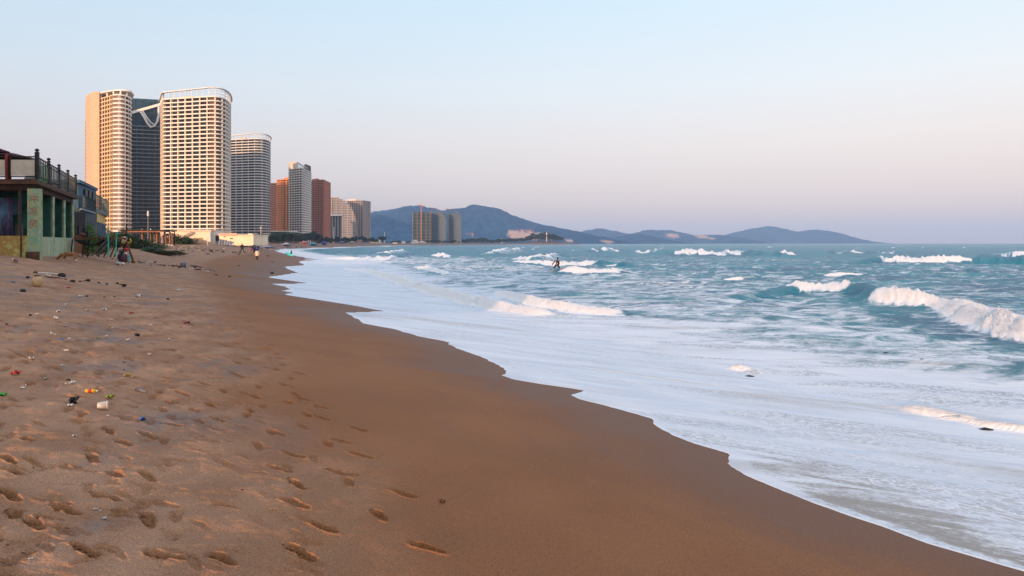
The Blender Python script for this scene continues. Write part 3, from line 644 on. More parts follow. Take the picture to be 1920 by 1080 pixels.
MB().prism(ccw([P(187.5, 572)]+arc(P(186, 571), P(163, 569), P(160.5, 600), 9)+[P(168, 620), P(200, 616)]), 3, Z(172.5, 572)).build('blank_wall', mat('panelled_slab', (.66, .43, .29), .8, .10, .5, stretch=(1, 1, 2)), tA)
for k in range(36):
    z = 8+k*3.1
    MB().add([], []).prism(ccw([P(159.6, 603), P(163.5, 590), P(166, 592), P(163, 606)]), z, z+1.1).build('balcony', sand_wall, tA)
MB().prism(outset(ccw(arc(P(186, 574), P(222, 554), P(245, 566), 10)+[P(250, 580), P(243, 604), P(192, 608)]), .6), Z(174.5, 570), Z(172.3, 570)).build('roof_canopy', white, tA)
for px, y in ((190, 574), (201, 568), (213, 563), (226, 560), (238, 568), (243, 580), (230, 590), (210, 592)):
    MB().tube((*P(px, y), topA), (*P(px, y), Z(174.2, 570)), .55, n=6).build('roof_post', white, tA)
MB().prism(ccw([P(206, 572), P(232, 570), P(232, 590), P(206, 590)]), topA, topA+3.0).build('plant_room', sand_wall, tA)
kids0(tA)
# B  blue glass tower with the white brace
tB = empty('tower_block', (*P(273, 640), 3.0), 'dark blue glass tower with a white Y-shaped brace near its top', 'tower', HR)
fB = [P(243, 632), P(304, 640), P(304, 672), P(243, 668)]
zB = Z(237, 636)
storeys(tB, fB, 8, zB, 29, 4.6, (mat('slate_wall', (.014, .040, .075), .4, .2, .2), mat('pale_band', (.40, .45, .52), .6, .05, .3), mat('slate_fin', (.10, .12, .15), .6, .1, .3), blue_glass), band_h=.17, recess=1.6, seed=2)
MB().prism(ccw(outset(ccw(fB), -.4)), zB, Z(187, 640)).build('glass_top', mat('curtain_glass', (.008, .045, .080), .35, .5, .25, spec=.25, stretch=(1, 1, 2.5)), tB)
fy = 629.5; up = lambda px, py: Vector((*P(px, fy+(px-243)*.13), Z(py, fy)))
br = MB()
def band_path(pts, r):
    for a, b in zip(pts[:-1], pts[1:]): br.beam(a, b, 1.8, r)
band_path([up(245, 212), up(262, 206), up(303, 192)], 2.1)
band_path([up(262, 206), up(270, 217), up(277, 230), up(284, 237)], 1.9)
band_path([up(284, 236), up(290, 234), up(295, 225), up(298, 213), up(298, 197)], 1.3)
band_path([up(268, 207), up(276, 219), up(283, 228), up(290, 232)], 1.0)
br.build('brace', white, tB)
for k in range(10):
    px = 246+k*6; MB().tube(up(px, 237), up(px, 187.5), .12, n=4).build('mullion', mat('mullion', (.06, .10, .14), .4, .1, 1), tB)
MB().prism(ccw([P(250, 628), P(300, 636), P(300, 660), P(250, 655)]), 3, 8).build('podium', dark_glass, tB)
rw = MB().prism(ccw([(-350, 669), (-341, 669), (-336, 700), (-317, 752), (-430, 752), (-400, 700)]), 3, Z(190, 640)-6); rw.build('added_shade_block', mat('slate_wall', (.035, .06, .085)), tB)  # unseen block added behind the glass tower to shade the balcony tower
kids0(tB)
# C  the big one, D its twin farther along
def sail_tower(label, anchors, ztop, nf, zc, seed, bay=6.3, inner=None, finm=None):
    l0, l1, fr, cr_, e1, bk, bl = anchors
    root = empty('tower_block', (*fr, 3.0), label, 'tower', HR)
    o = [l0, l1]+arc(fr, cr_, e1, 9)+[bk, bl]
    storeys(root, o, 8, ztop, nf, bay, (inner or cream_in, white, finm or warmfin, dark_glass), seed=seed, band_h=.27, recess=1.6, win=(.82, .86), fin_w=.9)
    oc = ccw(o); r_ = ring(outset(oc, .3), outset(oc, -1.6), 0, .9)
    # crown: an open ring on posts, higher over the curved end
    ot = outset(oc, .1); n = len(ot); pts = []
    cx_ = [p[0] for p in ot]; lo, hi = min(cx_), max(cx_)
    zf = lambda p: ztop+zc*(.45+.47*min(1, (p[0]-lo)/(hi-lo)*1.7))
    for i in range(n):
        a, b = ot[i], ot[(i+1) % n]
        MB().beam((*a, zf(a)), (*b, zf(b)), 2.2, .55).build('crown_ring', white, root)
        for s in (.33, .66):
            if a[0] > lo+(hi-lo)*.45: MB().beam((*a, ztop+zc*s), (*b, ztop+zc*s), .25, .25).build('crown_rail', steel, root)
    for run in runs(oc):
        for p in resample(run, 5): MB().tube((*p, ztop), (*p, zf(p)), .26, n=5).build('crown_post', white, root)
    q = lambda t, s: (l1[0]+(fr[0]-l1[0])*t+(bl[0]-l0[0])*s, l1[1]+(fr[1]-l1[1])*t+(bl[1]-l0[1])*s)
    MB().prism(ccw([q(.35, .35), q(.62, .35), q(.62, .7), q(.35, .7)]), ztop, ztop+zc*.5).build('plant_room', sand_wall, root)
    MB().prism(ccw(outset(oc, -.4)), 2, 8).build('podium', greyc, root)
    kids0(root); return root
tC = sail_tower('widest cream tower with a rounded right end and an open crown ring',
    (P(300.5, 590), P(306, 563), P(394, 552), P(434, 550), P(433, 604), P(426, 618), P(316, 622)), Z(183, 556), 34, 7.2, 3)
for k, (px0, px1, f0, f1) in enumerate([]):
    fhC = (Z(183, 556)-8)/34
    nb = ring(outset(ccw(arc(P(408, 551.4), P(433.8, 556), P(432.4, 590), 8)+[P(420, 575)]), .25), ccw(arc(P(408, 552), P(433, 557), P(431.8, 589), 8)+[P(420, 575)]), 8+f0*fhC, 8+f1*fhC)
    o = nb.build('scaffold_net', net_green, tC); o.location = Vector(o.location)-tC.location
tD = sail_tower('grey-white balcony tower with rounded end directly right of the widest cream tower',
    (P(424, 872), P(430, 852), P(478, 842), P(508.5, 842), P(507.5, 890), P(500, 900), P(430, 896)), Z(262, 850), 37, 6.6, 4, bay=8.5, inner=mat('shaded_charcoal_wall', (.05, .055, .07), .8, .15, .3), finm=mat('shaded_grey_fin', (.30, .29, .30), .8, .08, .3))  # darkened recess walls and fins carry this tower's shade in their colour
# E, F, G
tE1 = empty('tower_block', (*P(514, 1060), 3), 'narrow brown tower with shade in its colour, just left of the orange one', 'tower', HR)
storeys(tE1, [P(505, 1050), P(519, 1046), P(521, 1080), P(505, 1080)], 3, Z(344, 1048), 27, 4.5, (mat('shaded_umber', (.10, .06, .055), .8, .1, .3), shaded_brown, shaded_brown, dark_glass), recess=1, seed=5); kids0(tE1)  # the dark browns put this tower's shade into its materials
tE = empty('tower_block', (*P(530, 1010), 3), 'bright orange tower left of the slim white tower', 'tower', HR)
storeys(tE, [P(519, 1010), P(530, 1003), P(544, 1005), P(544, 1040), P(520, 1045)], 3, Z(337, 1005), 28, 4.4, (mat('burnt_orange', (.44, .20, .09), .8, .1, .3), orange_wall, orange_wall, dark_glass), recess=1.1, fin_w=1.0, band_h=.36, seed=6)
MB().prism(ccw([P(533, 1012), P(543, 1012), P(543, 1028), P(533, 1028)]), Z(337, 1005), Z(332.5, 1010)).build('plant_room', orange_wall, tE); kids0(tE)
tF = empty('tower_block', (*P(560, 880), 3), 'slim white tower with a shaded sea face left of the terracotta tower', 'tower', HR)
zF = Z(316, 872)
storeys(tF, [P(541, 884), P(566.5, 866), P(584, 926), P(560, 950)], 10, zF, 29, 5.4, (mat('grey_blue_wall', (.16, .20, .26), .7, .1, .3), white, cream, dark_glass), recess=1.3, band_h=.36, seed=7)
MB().prism(ccw([P(541.5, 883), P(556, 873), P(559, 900), P(545, 905)]), zF, Z(303.5, 878)).build('roof_wall', cream, tF)
for k in range(8):
    t = k/7; a = (P(556, 873)[0]*(1-t)+P(574, 905)[0]*t, P(556, 873)[1]*(1-t)+P(574, 905)[1]*t)
    MB().tube((*a, zF), (*a, zF+7.6*(1-.55*t)), .3, n=5).build('roof_post', steel, tF)
MB().beam((*P(556, 872.5), zF+7.6), (*P(576, 905), zF+3.4), 1.6, .7).build('roof_beam', steel, tF)
MB().prism(ccw([P(573.5, 902), P(583, 928), P(578, 936), P(570, 912)]), zF, zF+8.5).build('plant_room', mat('dark_cladding', (.06, .045, .05), .6, .2, .4), tF)
MB().prism(ccw([P(542, 885), P(566, 867), P(583, 926), P(560, 949)]), 2.8, 10).build('podium', white, tF); kids0(tF)
tG = empty('tower_block', (*P(600, 960), 3), 'terracotta red tower with a square window grid, right of the slim white tower', 'tower', HR)
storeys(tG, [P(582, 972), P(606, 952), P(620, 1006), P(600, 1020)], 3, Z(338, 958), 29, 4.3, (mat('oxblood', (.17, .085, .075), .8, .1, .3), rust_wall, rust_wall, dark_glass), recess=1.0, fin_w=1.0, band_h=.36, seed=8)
MB().prism(ccw([P(585, 974), P(596, 964), P(600, 984), P(590, 990)]), Z(338, 958), Z(334, 960)).build('plant_room', rust_wall, tG); kids0(tG)
# H  sail-shaped stepped hotel
tH = empty('tower_block', (*P(640, 1300), 3), 'white hotel whose right edge curves down like a sail, behind the lower dark block', 'tower', HR)
nf = 27; zt = Z(370, 1300); fh = (zt-3)/nf
rc = hermite([3, Z(427, 1300), Z(401, 1300), Z(383, 1300), Z(374.7, 1300), Z(369, 1300)], [671, 670, 664.5, 655, 643, 630])
whb = mat('white_band', (.42, .37, .37), .7, .05, .3)
for k in range(nf):
    z = 3+k*fh; r = float(rc(z+fh*.6)); a, b = P(612, 1298), P(r, 1294); c, d = P(r-1, 1330), P(612, 1334)
    MB().prism(ccw(outset(ccw([a, b, c, d]), -1.3)), z, z+fh*.999).build('storey', mat('storey_wall', (.10, .13, .17), .6, .2, .3), tH)
    MB().prism(ccw([a, b, c, d]), z+fh*.62, z+fh*.985).build('balcony', whb, tH)
for px, z1 in ((622, .99), (632, .99), (642, .90), (652, .84), (661, .70)):
    MB().beam((*P(px, 1295.4), 3), (*P(px, 1295.4), 3+(zt-3)*z1), 1.0, .9).build('partition', whb, tH)
kids0(tH)
tH2 = empty('tower_block', (*P(630, 1210), 3), 'lower dark slate block in front of the sail-shaped hotel', 'tower', HR)
storeys(tH2, [P(617, 1200), P(640, 1196), P(641, 1230), P(617, 1232)], 3, Z(405, 1200), 15, 5.2, (mat('slate_block', (.05, .08, .11), .7, .2, .3), mat('slate_band', (.16, .17, .21), .7, .1, .3), mat('pale_pier', (.42, .38, .38), .7, .1, .3), dark_glass), recess=1.2, fin_w=1.1, band_h=.2, seed=9)
MB().prism(ccw([P(615.5, 1196), P(641.5, 1192), P(642, 1234), P(615.5, 1236)]), Z(405, 1200), Z(402.4, 1200)).build('roof_slab', white, tH2); kids0(tH2)
tI = empty('tower_block', (*P(673, 1360), 3), 'pale grid-fronted tower at the right end of the main row, nearest the mountain', 'tower', HR)
storeys(tI, [P(650, 1362), P(680, 1350), P(695, 1388), P(668, 1404)], 3, Z(376.5, 1355), 24, 4.6, (mat('pale_grey_wall', (.22, .22, .25), .8, .1, .3), mat('pale_pink_band', (.40, .33, .32), .8, .05, .3), mat('pale_pink_pier', (.44, .37, .35), .8, .05, .3), dark_glass), recess=1.0, fin_w=1.3, band_h=.34, seed=10)
MB().prism(ccw([P(652, 1366), P(668, 1360), P(671, 1376), P(656, 1380)]), Z(376.5, 1355), Z(373.3, 1360)).build('plant_room', cream, tI); kids0(tI)
# J  building site, K two shell-roofed towers
YJ = 1880
tJ = empty('unfinished_tower', (*P(790, YJ), 3), 'unfinished tower wrapped in green netting with a red crane on its front', 'building')
zJ = Z(398, YJ); fh = (zJ-3)/19
MB().prism(ccw([P(774.5, YJ), P(807, YJ-4), P(808, YJ+34), P(775, YJ+36)]), 3, zJ).build('netting', net_green, tJ)
for k in range(0, 20, 2):
    MB().prism(ccw([P(773.6, YJ-1.4), P(807.6, YJ-5.4), P(808.4, YJ+35), P(774, YJ+37)]), 3+k*fh, 3+k*fh+.9).build('floor_slab', mat('raw_concrete_red', (.20, .11, .08), .9, .15, .4), tJ)
for px in (774, 782, 790, 799, 806.5):
    MB().tube((*P(px, YJ-5.5), 3), (*P(px, YJ-5.5), zJ+2), .35, n=4).build('scaffold_pole', crane_red, tJ)
kids0(tJ)
def crane(px, Y, ztop, jl, jr, label, w_=1.6, z0=3):
    r = empty('tower_crane', (*P(px, Y), z0), label, 'crane', 'tower cranes'); h = ztop-z0
    m = MB()
    for sx in (-1, 1):
        for sy in (-1, 1): m.beam((sx*w_/2, sy*w_/2, 0), (sx*w_/2, sy*w_/2, h), .35, .35)
    n = int(h/(w_*1.6))
    for k in range(n):
        a, b = k*h/n, (k+1)*h/n; s = 1 if k % 2 else -1
        m.beam((-s*w_/2, -w_/2, a), (s*w_/2, -w_/2, b), .22, .22); m.beam((-w_/2, -s*w_/2, a), (-w_/2, s*w_/2, b), .22, .22); m.beam((w_/2, -s*w_/2, a), (w_/2, s*w_/2, b), .22, .22)
    m.build('mast', crane_red, r)
    j = MB(); j.beam((-jl, 0, h), (jr, 0, h), .45, .45); j.beam((-jl, 0, h+1.5), (jr*.2, 0, h+1.8), .25, .25)
    for k in range(14):
        x = -jl+(jl+jr*.2)*k/14; j.beam((x, 0, h), (x+(jl+jr*.2)/28, 0, h+1.6), .16, .16)
    j.build('jib', crane_red, r)
    MB().beam((0, 0, h), (0, 0, h+6), .8, .8).tube((0, 0, h+6), (-jl*.8, 0, h+.4), .1, n=4).tube((0, 0, h+6), (jr*.9, 0, h+.4), .1, n=4).build('tower_head', crane_red, r)
    MB().box(jr*.7, jr, -.9, .9, h-2.4, h-.2).build('counterweight', greyc, r)
    MB().box(.8, 2.6, -.8, .8, h-2.2, h-.1).build('cab', crane_red, r)
crane(790, YJ-9, Z(385.5, YJ), 9, 9, 'red tower crane climbing the front of the green-netted tower', 2.4)
crane(885.5, 2350, Z(439, 2350), 22, 4, 'low red tower crane standing among the trees right of the shell-roofed towers', 2.2)
crane(994, 2500, Z(432, 2500), 42, 12, 'red tower crane in front of the pale quarry scar', 2.2)
def shell_tower(px0, px1, Y, ytop, label, seed):
    r = empty('tower_block', (*P((px0+px1)/2, Y), 3), label, 'tower', 'shell-roofed glass towers')
    z1 = Z(ytop+9, Y); w_ = px1-px0
    def right(z): return px1-2.2*max(0, (z/z1-.72)/.28)**2*w_*.16
    nf = 24; fh = (z1-3)/nf
    for k in range(nf):
        z = 3+k*fh; rr = right(z)
        MB().prism(ccw([P(px0, Y), P(rr, Y-6), P(rr+.6, Y+26), P(px0, Y+30)]), z, z+fh*.62).build('storey', mat('slate_glass', (.02, .07, .12), .4, .3, .2, spec=.25), r)
        MB().prism(ccw(outset(ccw([P(px0, Y), P(rr, Y-6), P(rr+.6, Y+26), P(px0, Y+30)]), .3)), z+fh*.62, z+fh).build('balcony', mat('grey_blue_band', (.055, .09, .13), .7, .1, .3), r)
    for k in range(1, 7):
        px = px0+w_*.8*k/7; MB().beam((*P(px, Y-5), 3), (*P(px, Y-5), z1*.97), .7, .7).build('pier', mat('grey_pier', (.12, .14, .18), .7, .1, .3), r)
    MB().beam((*P(px0+1.0, Y-2), 3), (*P(px0+1.0, Y-2), z1+2), 1.8, 1.8).build('corner_pier', mat('dull_pier', (.34, .28, .26), .8, .1, 1), r)
    pts = [(px0-3.5, ytop+.2), (px0+w_*.15, ytop+.8), (px0+w_*.4, ytop+2.3), (px0+w_*.65, ytop+5.2), (px0+w_*.85, ytop+10), (px1+.2, ytop+17)]
    s = MB()
    for a, b in zip(pts[:-1], pts[1:]):
        v = []
        for (px, py) in (a, b):
            x, _ = P(px, Y); z = Z(py, Y); v += [(x, Y-9, z), (x, Y+30, z), (x, Y+30, z-1.8), (x, Y-9, z-1.8)]
        s.add(v, [(0, 4, 5, 1), (3, 2, 6, 7), (0, 3, 7, 4), (1, 5, 6, 2), (0, 1, 2, 3), (4, 7, 6, 5)])
    s.build('shell_roof', mat('shell_metal', (.12, .10, .12), .5, .1, .3), r); kids0(r)
shell_tower(808, 836, 1920, 389, 'glass tower with an upswept shell roof, touching the green-netted tower', 11)
shell_tower(839.5, 865, 1960, 391.5, 'glass tower with an upswept shell roof, standing free at the right of its twin', 12)
# ------------------------------------------------------------------ low buildings behind the beach
def house(name, label, cat, pxs, Y, ztop_py, depth, m, z0=None, roof=None, wins=(), group=None, winm=None, dY=0, inset=0, parapet=True):
    a, b = P(pxs[0], Y), P(pxs[1], Y+dY); z0 = 2.4 if z0 is None else z0; z1 = Z(ztop_py, Y); r = empty(name, ((a[0]+b[0])/2, Y, z0), label, cat, group)
    c, d = (b[0], b[1]+depth), (a[0], a[1]+depth)
    MB().prism(ccw([a, b, c, d]), z0, z1).build('wall', m, r)
    if parapet: MB().prism(ccw(outset(ccw([a, b, c, d]), .35)), z1+.002, z1+(z1-z0)*.06+.15).build('roof', roof or m, r)
    for (u0, u1, v0, v1) in wins:
        x0, x1 = P(u0, Y)[0], P(u1, Y)[0]; yy = a[1]+(b[1]-a[1])*((u0+u1)/2-pxs[0])/(pxs[1]-pxs[0])
        MB().box(x0, x1, yy-.15, yy+.2, Z(v1, Y), Z(v0, Y)).build('window', winm or dark_glass, r)
    kids0(r); return r
lowp = mat('low_cream', (.82, .66, .50), .85, .05, .3)
hh = house('low_building', 'long low pale cream windowless building left of the walkers', 'building', (411, 475), 330, 441.5, 20, lowp, wins=[(420, 423, 443.3, 444.8), (431, 437, 446.4, 448)])
MB().prism(ccw([P(411.5, 329.4), P(444, 329.4), P(444, 345), P(411.5, 345)]), Z(441.2, 330), Z(437, 330)).build('roof_room', mat('dusty_pink', (.52, .38, .33), .85, .08, .3), hh).location = Vector((0, 0, 0))-hh.location
MB().prism(ccw([P(465, 329.4), P(473.5, 329.4), P(473.5, 335), P(465, 335)]), Z(441.2, 330), Z(438, 330)).build('stair_head', lowp, hh).location = Vector((0, 0, 0))-hh.location
ww = house('terrace_building', 'pale terrace building with a slanting outer stair below the widest cream tower', 'building', (326, 395), 350, 433.5, 26, mat('terrace_cream', (.78, .62, .50), .85, .05, .3))
MB().prism(ccw([P(394.5, 349.5), P(400.5, 352), P(400.5, 372), P(396, 372)]), 2.4, Z(435, 350)).build('end_wall', mat('blue_grey_wall', (.42, .47, .55), .8, .05, .5), ww).location = -ww.location
st = MB(); st.beam((*P(345, 348.6), Z(444, 350)), (*P(361, 348.6), Z(435.5, 350)), .5, 1.1); o = st.build('stair', mat('stair_grey', (.30, .25, .23), .8, .1, 1), ww); o.location = -ww.location
for k in range(26):
    px = 327+k*2.7; o = MB().beam((*P(px, 349), Z(433, 350)), (*P(px, 349), Z(431.4, 350)), .16, .16).build('railing_post', steel, ww); o.location = -ww.location
o = MB().beam((*P(326, 349), Z(431.3, 350)), (*P(396, 349), Z(431.3, 350)), .14, .14).build('handrail', steel, ww); o.location = -ww.location
o = MB().box(P(362, 348)[0], P(376, 348)[0], 348.7, 350.2, Z(449, 350), Z(446.2, 350)).build('window', dark_glass, ww); o.location = -ww.location
house('low_building', 'dark glazed low building with a white flat roof below the orange tower', 'building', (508, 542), 720, 434.5, 30, mat('dark_blue_front', (.04, .075, .10), .4, .3, .3), roof=white)
house('low_building', 'small grey glazed block between the terrace building and the cream one', 'building', (399, 412), 356, 441, 10, grey_wall, roof=white, wins=[(401, 410, 443, 452)])
q = house('low_building', 'long colonnaded podium below the sail-shaped hotel', 'building', (622, 672), 1120, 449.8, 30, mat('podium_brown', (.28, .19, .18), .8, .1, .3), roof=mat('podium_roof', (.30, .25, .27), .8, .1, .3))
for k in range(14):
    px = 624+k*3.55; o = MB().beam((*P(px, 1118.5), 3), (*P(px, 1118.5), Z(450.2, 1120)), 1.0, 1.0).build('column', mat('pink_pier', (.55, .42, .40), .8, .1, .3), q); o.location = -q.location
for i, (a, b, Y, top, m, lb) in enumerate([(688, 701, 1500, 451.5, sand_wall, 'low tan house right below the grid-fronted tower'), (700, 713, 1520, 449.8, cream, 'low pale house next to the white mast'),
   (686, 717, 1440, 455, white, 'long flat white roof at the water under the low houses'), (736.5, 744.5, 1560, 455.3, white, 'small white hut halfway to the green-netted tower'),
   (753, 758.5, 1560, 452.5, white, 'narrow tall white hut left of the green-netted tower'), (771, 784, 1560, 453.2, white, 'white gabled hall in front of the green-netted tower'),
   (783, 799, 1540, 455.5, mat('pale_blue_roof', (.50, .56, .62), .7, .05, .3), 'flat pale blue shed right of the white gabled hall'), (938.5, 942.5, 2300, 448, cream, 'tiny cream house above the headland trees')]):
    hq = house('hut', lb, 'building', (a, b), Y, top, 10, m, wins=[(a+(b-a)*t, a+(b-a)*(t+.12), top+1.0, top+2.0) for t in (.15, .45, .75)], roof=m)
    if 'gabled' in lb:
        x0, x1 = P(a, Y)[0], P(b, Y)[0]; zt_ = Z(top, Y)+1.0
        o = MB().add([(x0, Y-.6, zt_), (x1, Y-.6, zt_), ((x0+x1)/2, Y-.6, zt_+3), (x0, Y+10, zt_), (x1, Y+10, zt_), ((x0+x1)/2, Y+10, zt_+3)], [(0, 1, 2), (3, 5, 4), (0, 2, 5, 3), (1, 4, 5, 2), (0, 3, 4, 1)]).build('gable_roof', white, hq); o.location = -hq.location
# masts
def mast(px, Y, top, m, label, r=.25, base=2.5, arms=0):
    e = empty('mast', (*P(px, Y), base), label, 'mast', 'tall masts behind the beach'); h = Z(top, Y)-base
    MB().tube((0, 0, 0), (0, 0, h), r, r*.7, 8).build('pole', m, e); MB().lathe([(r*2.2, 0), (r*2.2, .3), (r*1.2, .5)], n=8).build('footing', greyc, e)
    MB().lathe([(r*1.6, 0), (r*1.6, .5), (r*.5, .8)], (0, 0, h), 8).build('lamp_head', steel, e)
mast(489, 380, 428, mat('tan_pole', (.60, .42, .32), .7, .05, 1), 'thin tan mast right of the long cream building', .22)
mast(626, 900, 427, white, 'white mast in front of the lower dark slate block', .55)
mast(721, 1380, 436, white, 'lone white mast in front of the mountain', .8)
mast(277.5, 110, 405, mat('weathered_pole', (.20, .16, .13), .8, .1, 1), 'thin grey pole rising in front of the blue glass tower', .09)
mast(282.5, 130, 437, white, 'short lamp with a round white globe over the brown posts', .07)
# ------------------------------------------------------------------ vegetation
leafA = mat('leaf_dark', (.018, .045, .022), .7, .3, 1.5, c2=(.050, .085, .035)); leafB = mat('leaf_blue_green', (.014, .045, .038), .7, .3, 1.2, c2=(.035, .080, .055))
leafH = mat('leaf_headland', (.004, .022, .020), .9, .3, .3, c2=(.010, .040, .030)); leafC = mat('leaf_olive', (.045, .050, .020), .8, .3, 2.5, c2=(.11, .10, .045)); bark = mat('bark', (.09, .06, .045), .9, .2, 5)
def crown_mesh(seed, nleaf, sz, shape=(1, 1, .8), m=leafA, lobes=7):
    r = random.Random(seed); v = []; f = []
    L = [(r.uniform(-.55, .55), r.uniform(-.55, .55), r.uniform(-.35, .6), r.uniform(.35, .62)) for _ in range(lobes)]
    for i in range(nleaf):
        lx, ly, lz, lr = r.choice(L); a = r.uniform(0, 6.283); b = math.acos(r.uniform(-1, 1)); k = lr*(r.random()**.35)
        c = Vector(((lx+k*math.sin(b)*math.cos(a))*shape[0], (ly+k*math.sin(b)*math.sin(a))*shape[1], (lz+k*math.cos(b))*shape[2]))
        u = Vector((r.gauss(0, 1), r.gauss(0, 1), r.gauss(0, 1))).normalized(); w_ = u.orthogonal().normalized(); s = sz*r.uniform(.6, 1.5); n0 = len(v)
        v += [c-u*s, c+w_*s*.6, c+u*s, c-w_*s*.6]; f.append((n0, n0+1, n0+2, n0+3))
    return MB().add(v, f).mesh('crown', m)
CROWNS = [crown_mesh(s, 620, .16, m=mm, shape=sh) for s, mm, sh in ((1, leafA, (1, 1, .8)), (2, leafB, (1.1, 1, .7)), (3, leafA, (.9, .9, 1)), (4, leafB, (1.3, 1.1, .62)), (5, leafC, (1.2, 1.1, .7)), (6, leafH, (1.2, 1, .8)), (7, leafH, (1, 1, .9)))]
tm = MB(); tm.tube((0, 0, 0), (0, 0, .62), .05, .03, 7); tm.tube((0, 0, .35), (.22, .1, .75), .028, .012, 5); tm.tube((0, 0, .4), (-.2, .05, .8), .025, .01, 5); tm.tube((0, 0, .5), (.02, -.2, .85), .02, .01, 5)
TRUNK = tm.mesh('trunk', bark)
def tree(px, Y, z0, h, k, label, group, name='tree', cat='tree', wide=1.0, rz=0):
    e = empty(name, (*P(px, Y), z0), label, cat, group, rz)
    t = link('trunk', TRUNK, e); t.scale = (h, h, h)
    c = link('crown', CROWNS[k], e, (0, 0, h*.64)); c.scale = (h*.48*wide, h*.48*wide, h*.46)
    return e
rt = random.Random(21)
for i in range(64):                                        # shore wood below the towers
    px = 470+i*3.9+rt.uniform(-1.5, 1.5); Y = float(np.interp(px, [470, 560, 640, 720], [420, 620, 980, 1350]))+rt.uniform(-15, 25)
    h = rt.uniform(9, 19)*Y/1400*(1.0 if px < 600 else .62)*1.25
    tree(px, Y, 2.6, max(3, h), rt.choice([5, 6, 5, 6, 1]), 'dark green tree in the belt of trees at the foot of the towers', 'trees at the foot of the towers', wide=rt.uniform(1, 1.5), rz=rt.uniform(0, 6))
hd = [(865, 452), (885, 449), (905, 448), (925, 451), (945, 450), (965, 449), (985, 447), (1005, 442), (1020, 439), (1035, 441), (1047, 445), (1055, 452)]
for i in range(58):
    px = 862+i*3.3+rt.uniform(-1, 1); top = float(np.interp(px, [p[0] for p in hd], [p[1] for p in hd])); Y = 2020+rt.uniform(-20, 30)
    zt_ = Z(top-1.2, Y)+rt.uniform(-2, 3); zb = 3 if px < 955 else float(np.interp(px, [955, 1000, 1035, 1050], [4, 9, 8, 6])); h = max(6, zt_-zb)*1.08
    tree(px, Y, zb-1, h, rt.choice([5, 6]), 'dark tree of the wood on the headland', 'trees on the headland', wide=rt.uniform(1.3, 1.9), rz=rt.uniform(0, 6))
for i in range(26):
    px = 700+i*6.4+rt.uniform(-2, 2); Y = 1620+rt.uniform(-20, 40)
    tree(px, Y, 2.5, rt.uniform(4.5, 8), rt.choice([5, 6]), 'small dark tree behind the white huts', 'small trees behind the white huts', wide=1.5, rz=rt.uniform(0, 6))
def rock_mass(name, ridge, Y0, D, seed, m, label, cat):
    px = np.array([p[0] for p in ridge], float); hz = np.array([Z(p[1], Y0) for p in ridge]); xs = (px-CX)/F*Y0; n, k = 140, 18
    X, V = np.meshgrid(np.linspace(xs[0], xs[-1], n), np.linspace(-1, 1, k), indexing='ij'); sh = np.interp(X, xs, hz)
    z = sh*np.cos(V*np.pi/2)**.6*(1+.35*fbm(X/9+seed, V*3, 3))-1.2
    o = grid_mesh(name, X.T[::-1].copy(), (Y0+V*D).T[::-1].copy(), z.T[::-1].copy(), m); return tag(o, label, cat, kind='structure' if not label else None)
rock_mass('headland', [(930,458),(960,456),(990,454.2),(1015,453.2),(1030,453),(1045,453.4),(1060,454.6),(1075,455.5),(1090,457.5)], 2010, 45, 3, mat('headland_rock', (.10, .055, .05), .9, .3, .12, c2=(.24, .12, .10)), None, None)
rock_mass('reef', [(1220,458.5),(1226,457.4),(1234,456.9),(1241,457.6),(1247,458.4)], 1900, 8, 5, mat('reef_rock', (.05, .035, .04), .9, .3, .3), None, None)
# lookout tower on the headland
e = empty('lookout_tower', (*P(1025, 2000), 8), 'small pale lookout tower rising from the headland trees', 'tower')
h = Z(434.5, 2000)-8; MB().lathe([(1.6, 0), (1.1, h*.72)], n=10).build('shaft', sand_wall, e); MB().lathe([(1.8, h*.72), (1.8, h*.78), (1.2, h*.78), (1.2, h*.92)], n=10).build('gallery', white, e); MB().lathe([(1.7, h*.92), (.1, h)], n=10).build('roof', rust_wall, e)
#@@SE@@
# ------------------------------------------------------------------ beach-side buildings, left
def W(px, py, Y): return Vector(((px-CX)/F*Y, Y, Z(py, Y)))
iron = mat('black_iron', (.012, .008, .008), .55, .3, 6); rustc = mat('rusty_concrete', (.045, .027, .020), .9, .3, 3, bump=.01, c2=(.10, .052, .034))
frost = mat('frosted_panel', (.42, .40, .36), .5, .12, 3, c2=(.52, .47, .40), alpha=.82); frostg = mat('green_frosted_panel', (.70, .80, .76), .45, .1, 2, c2=(.85, .86, .80), alpha=.34)
teal_paint = mat('teal_paint', (.018, .10, .085), .8, .2, 1.5, c2=(.04, .17, .15)); edge_paint = mat('pale_green_edge', (.16, .26, .18), .8, .2, 4, c2=(.34, .40, .27))
def patchy(name, cols, scale=2.2, st=(1, 1, 1), detail=5, rough=.9):
    m = bpy.data.materials.new(name); m.use_nodes = True; n = m.node_tree.nodes; l = m.node_tree.links; b = n['Principled BSDF']; b.inputs['Roughness'].default_value = rough
    b.inputs['Specular IOR Level'].default_value = .2
    t = n.new('ShaderNodeTexCoord'); mp = n.new('ShaderNodeMapping'); mp.inputs['Scale'].default_value = st; no = n.new('ShaderNodeTexNoise'); no.inputs['Scale'].default_value = scale; no.inputs['Detail'].default_value = detail; no.inputs['Roughness'].default_value = .65
    l.new(t.outputs['Object'], mp.inputs[0]); l.new(mp.outputs[0], no.inputs['Vector']); r = n.new('ShaderNodeValToRGB'); l.new(no.outputs[0], r.inputs[0]); e = r.color_ramp
    while len(e.elements) < len(cols): e.elements.new(.5)
    for k, c in enumerate(cols): e.elements[k].position = .28+.44*k/(len(cols)-1); e.elements[k].color = (*c, 1)
    e.interpolation = 'LINEAR'; l.new(r.outputs[0], b.inputs['Base Color']); return m
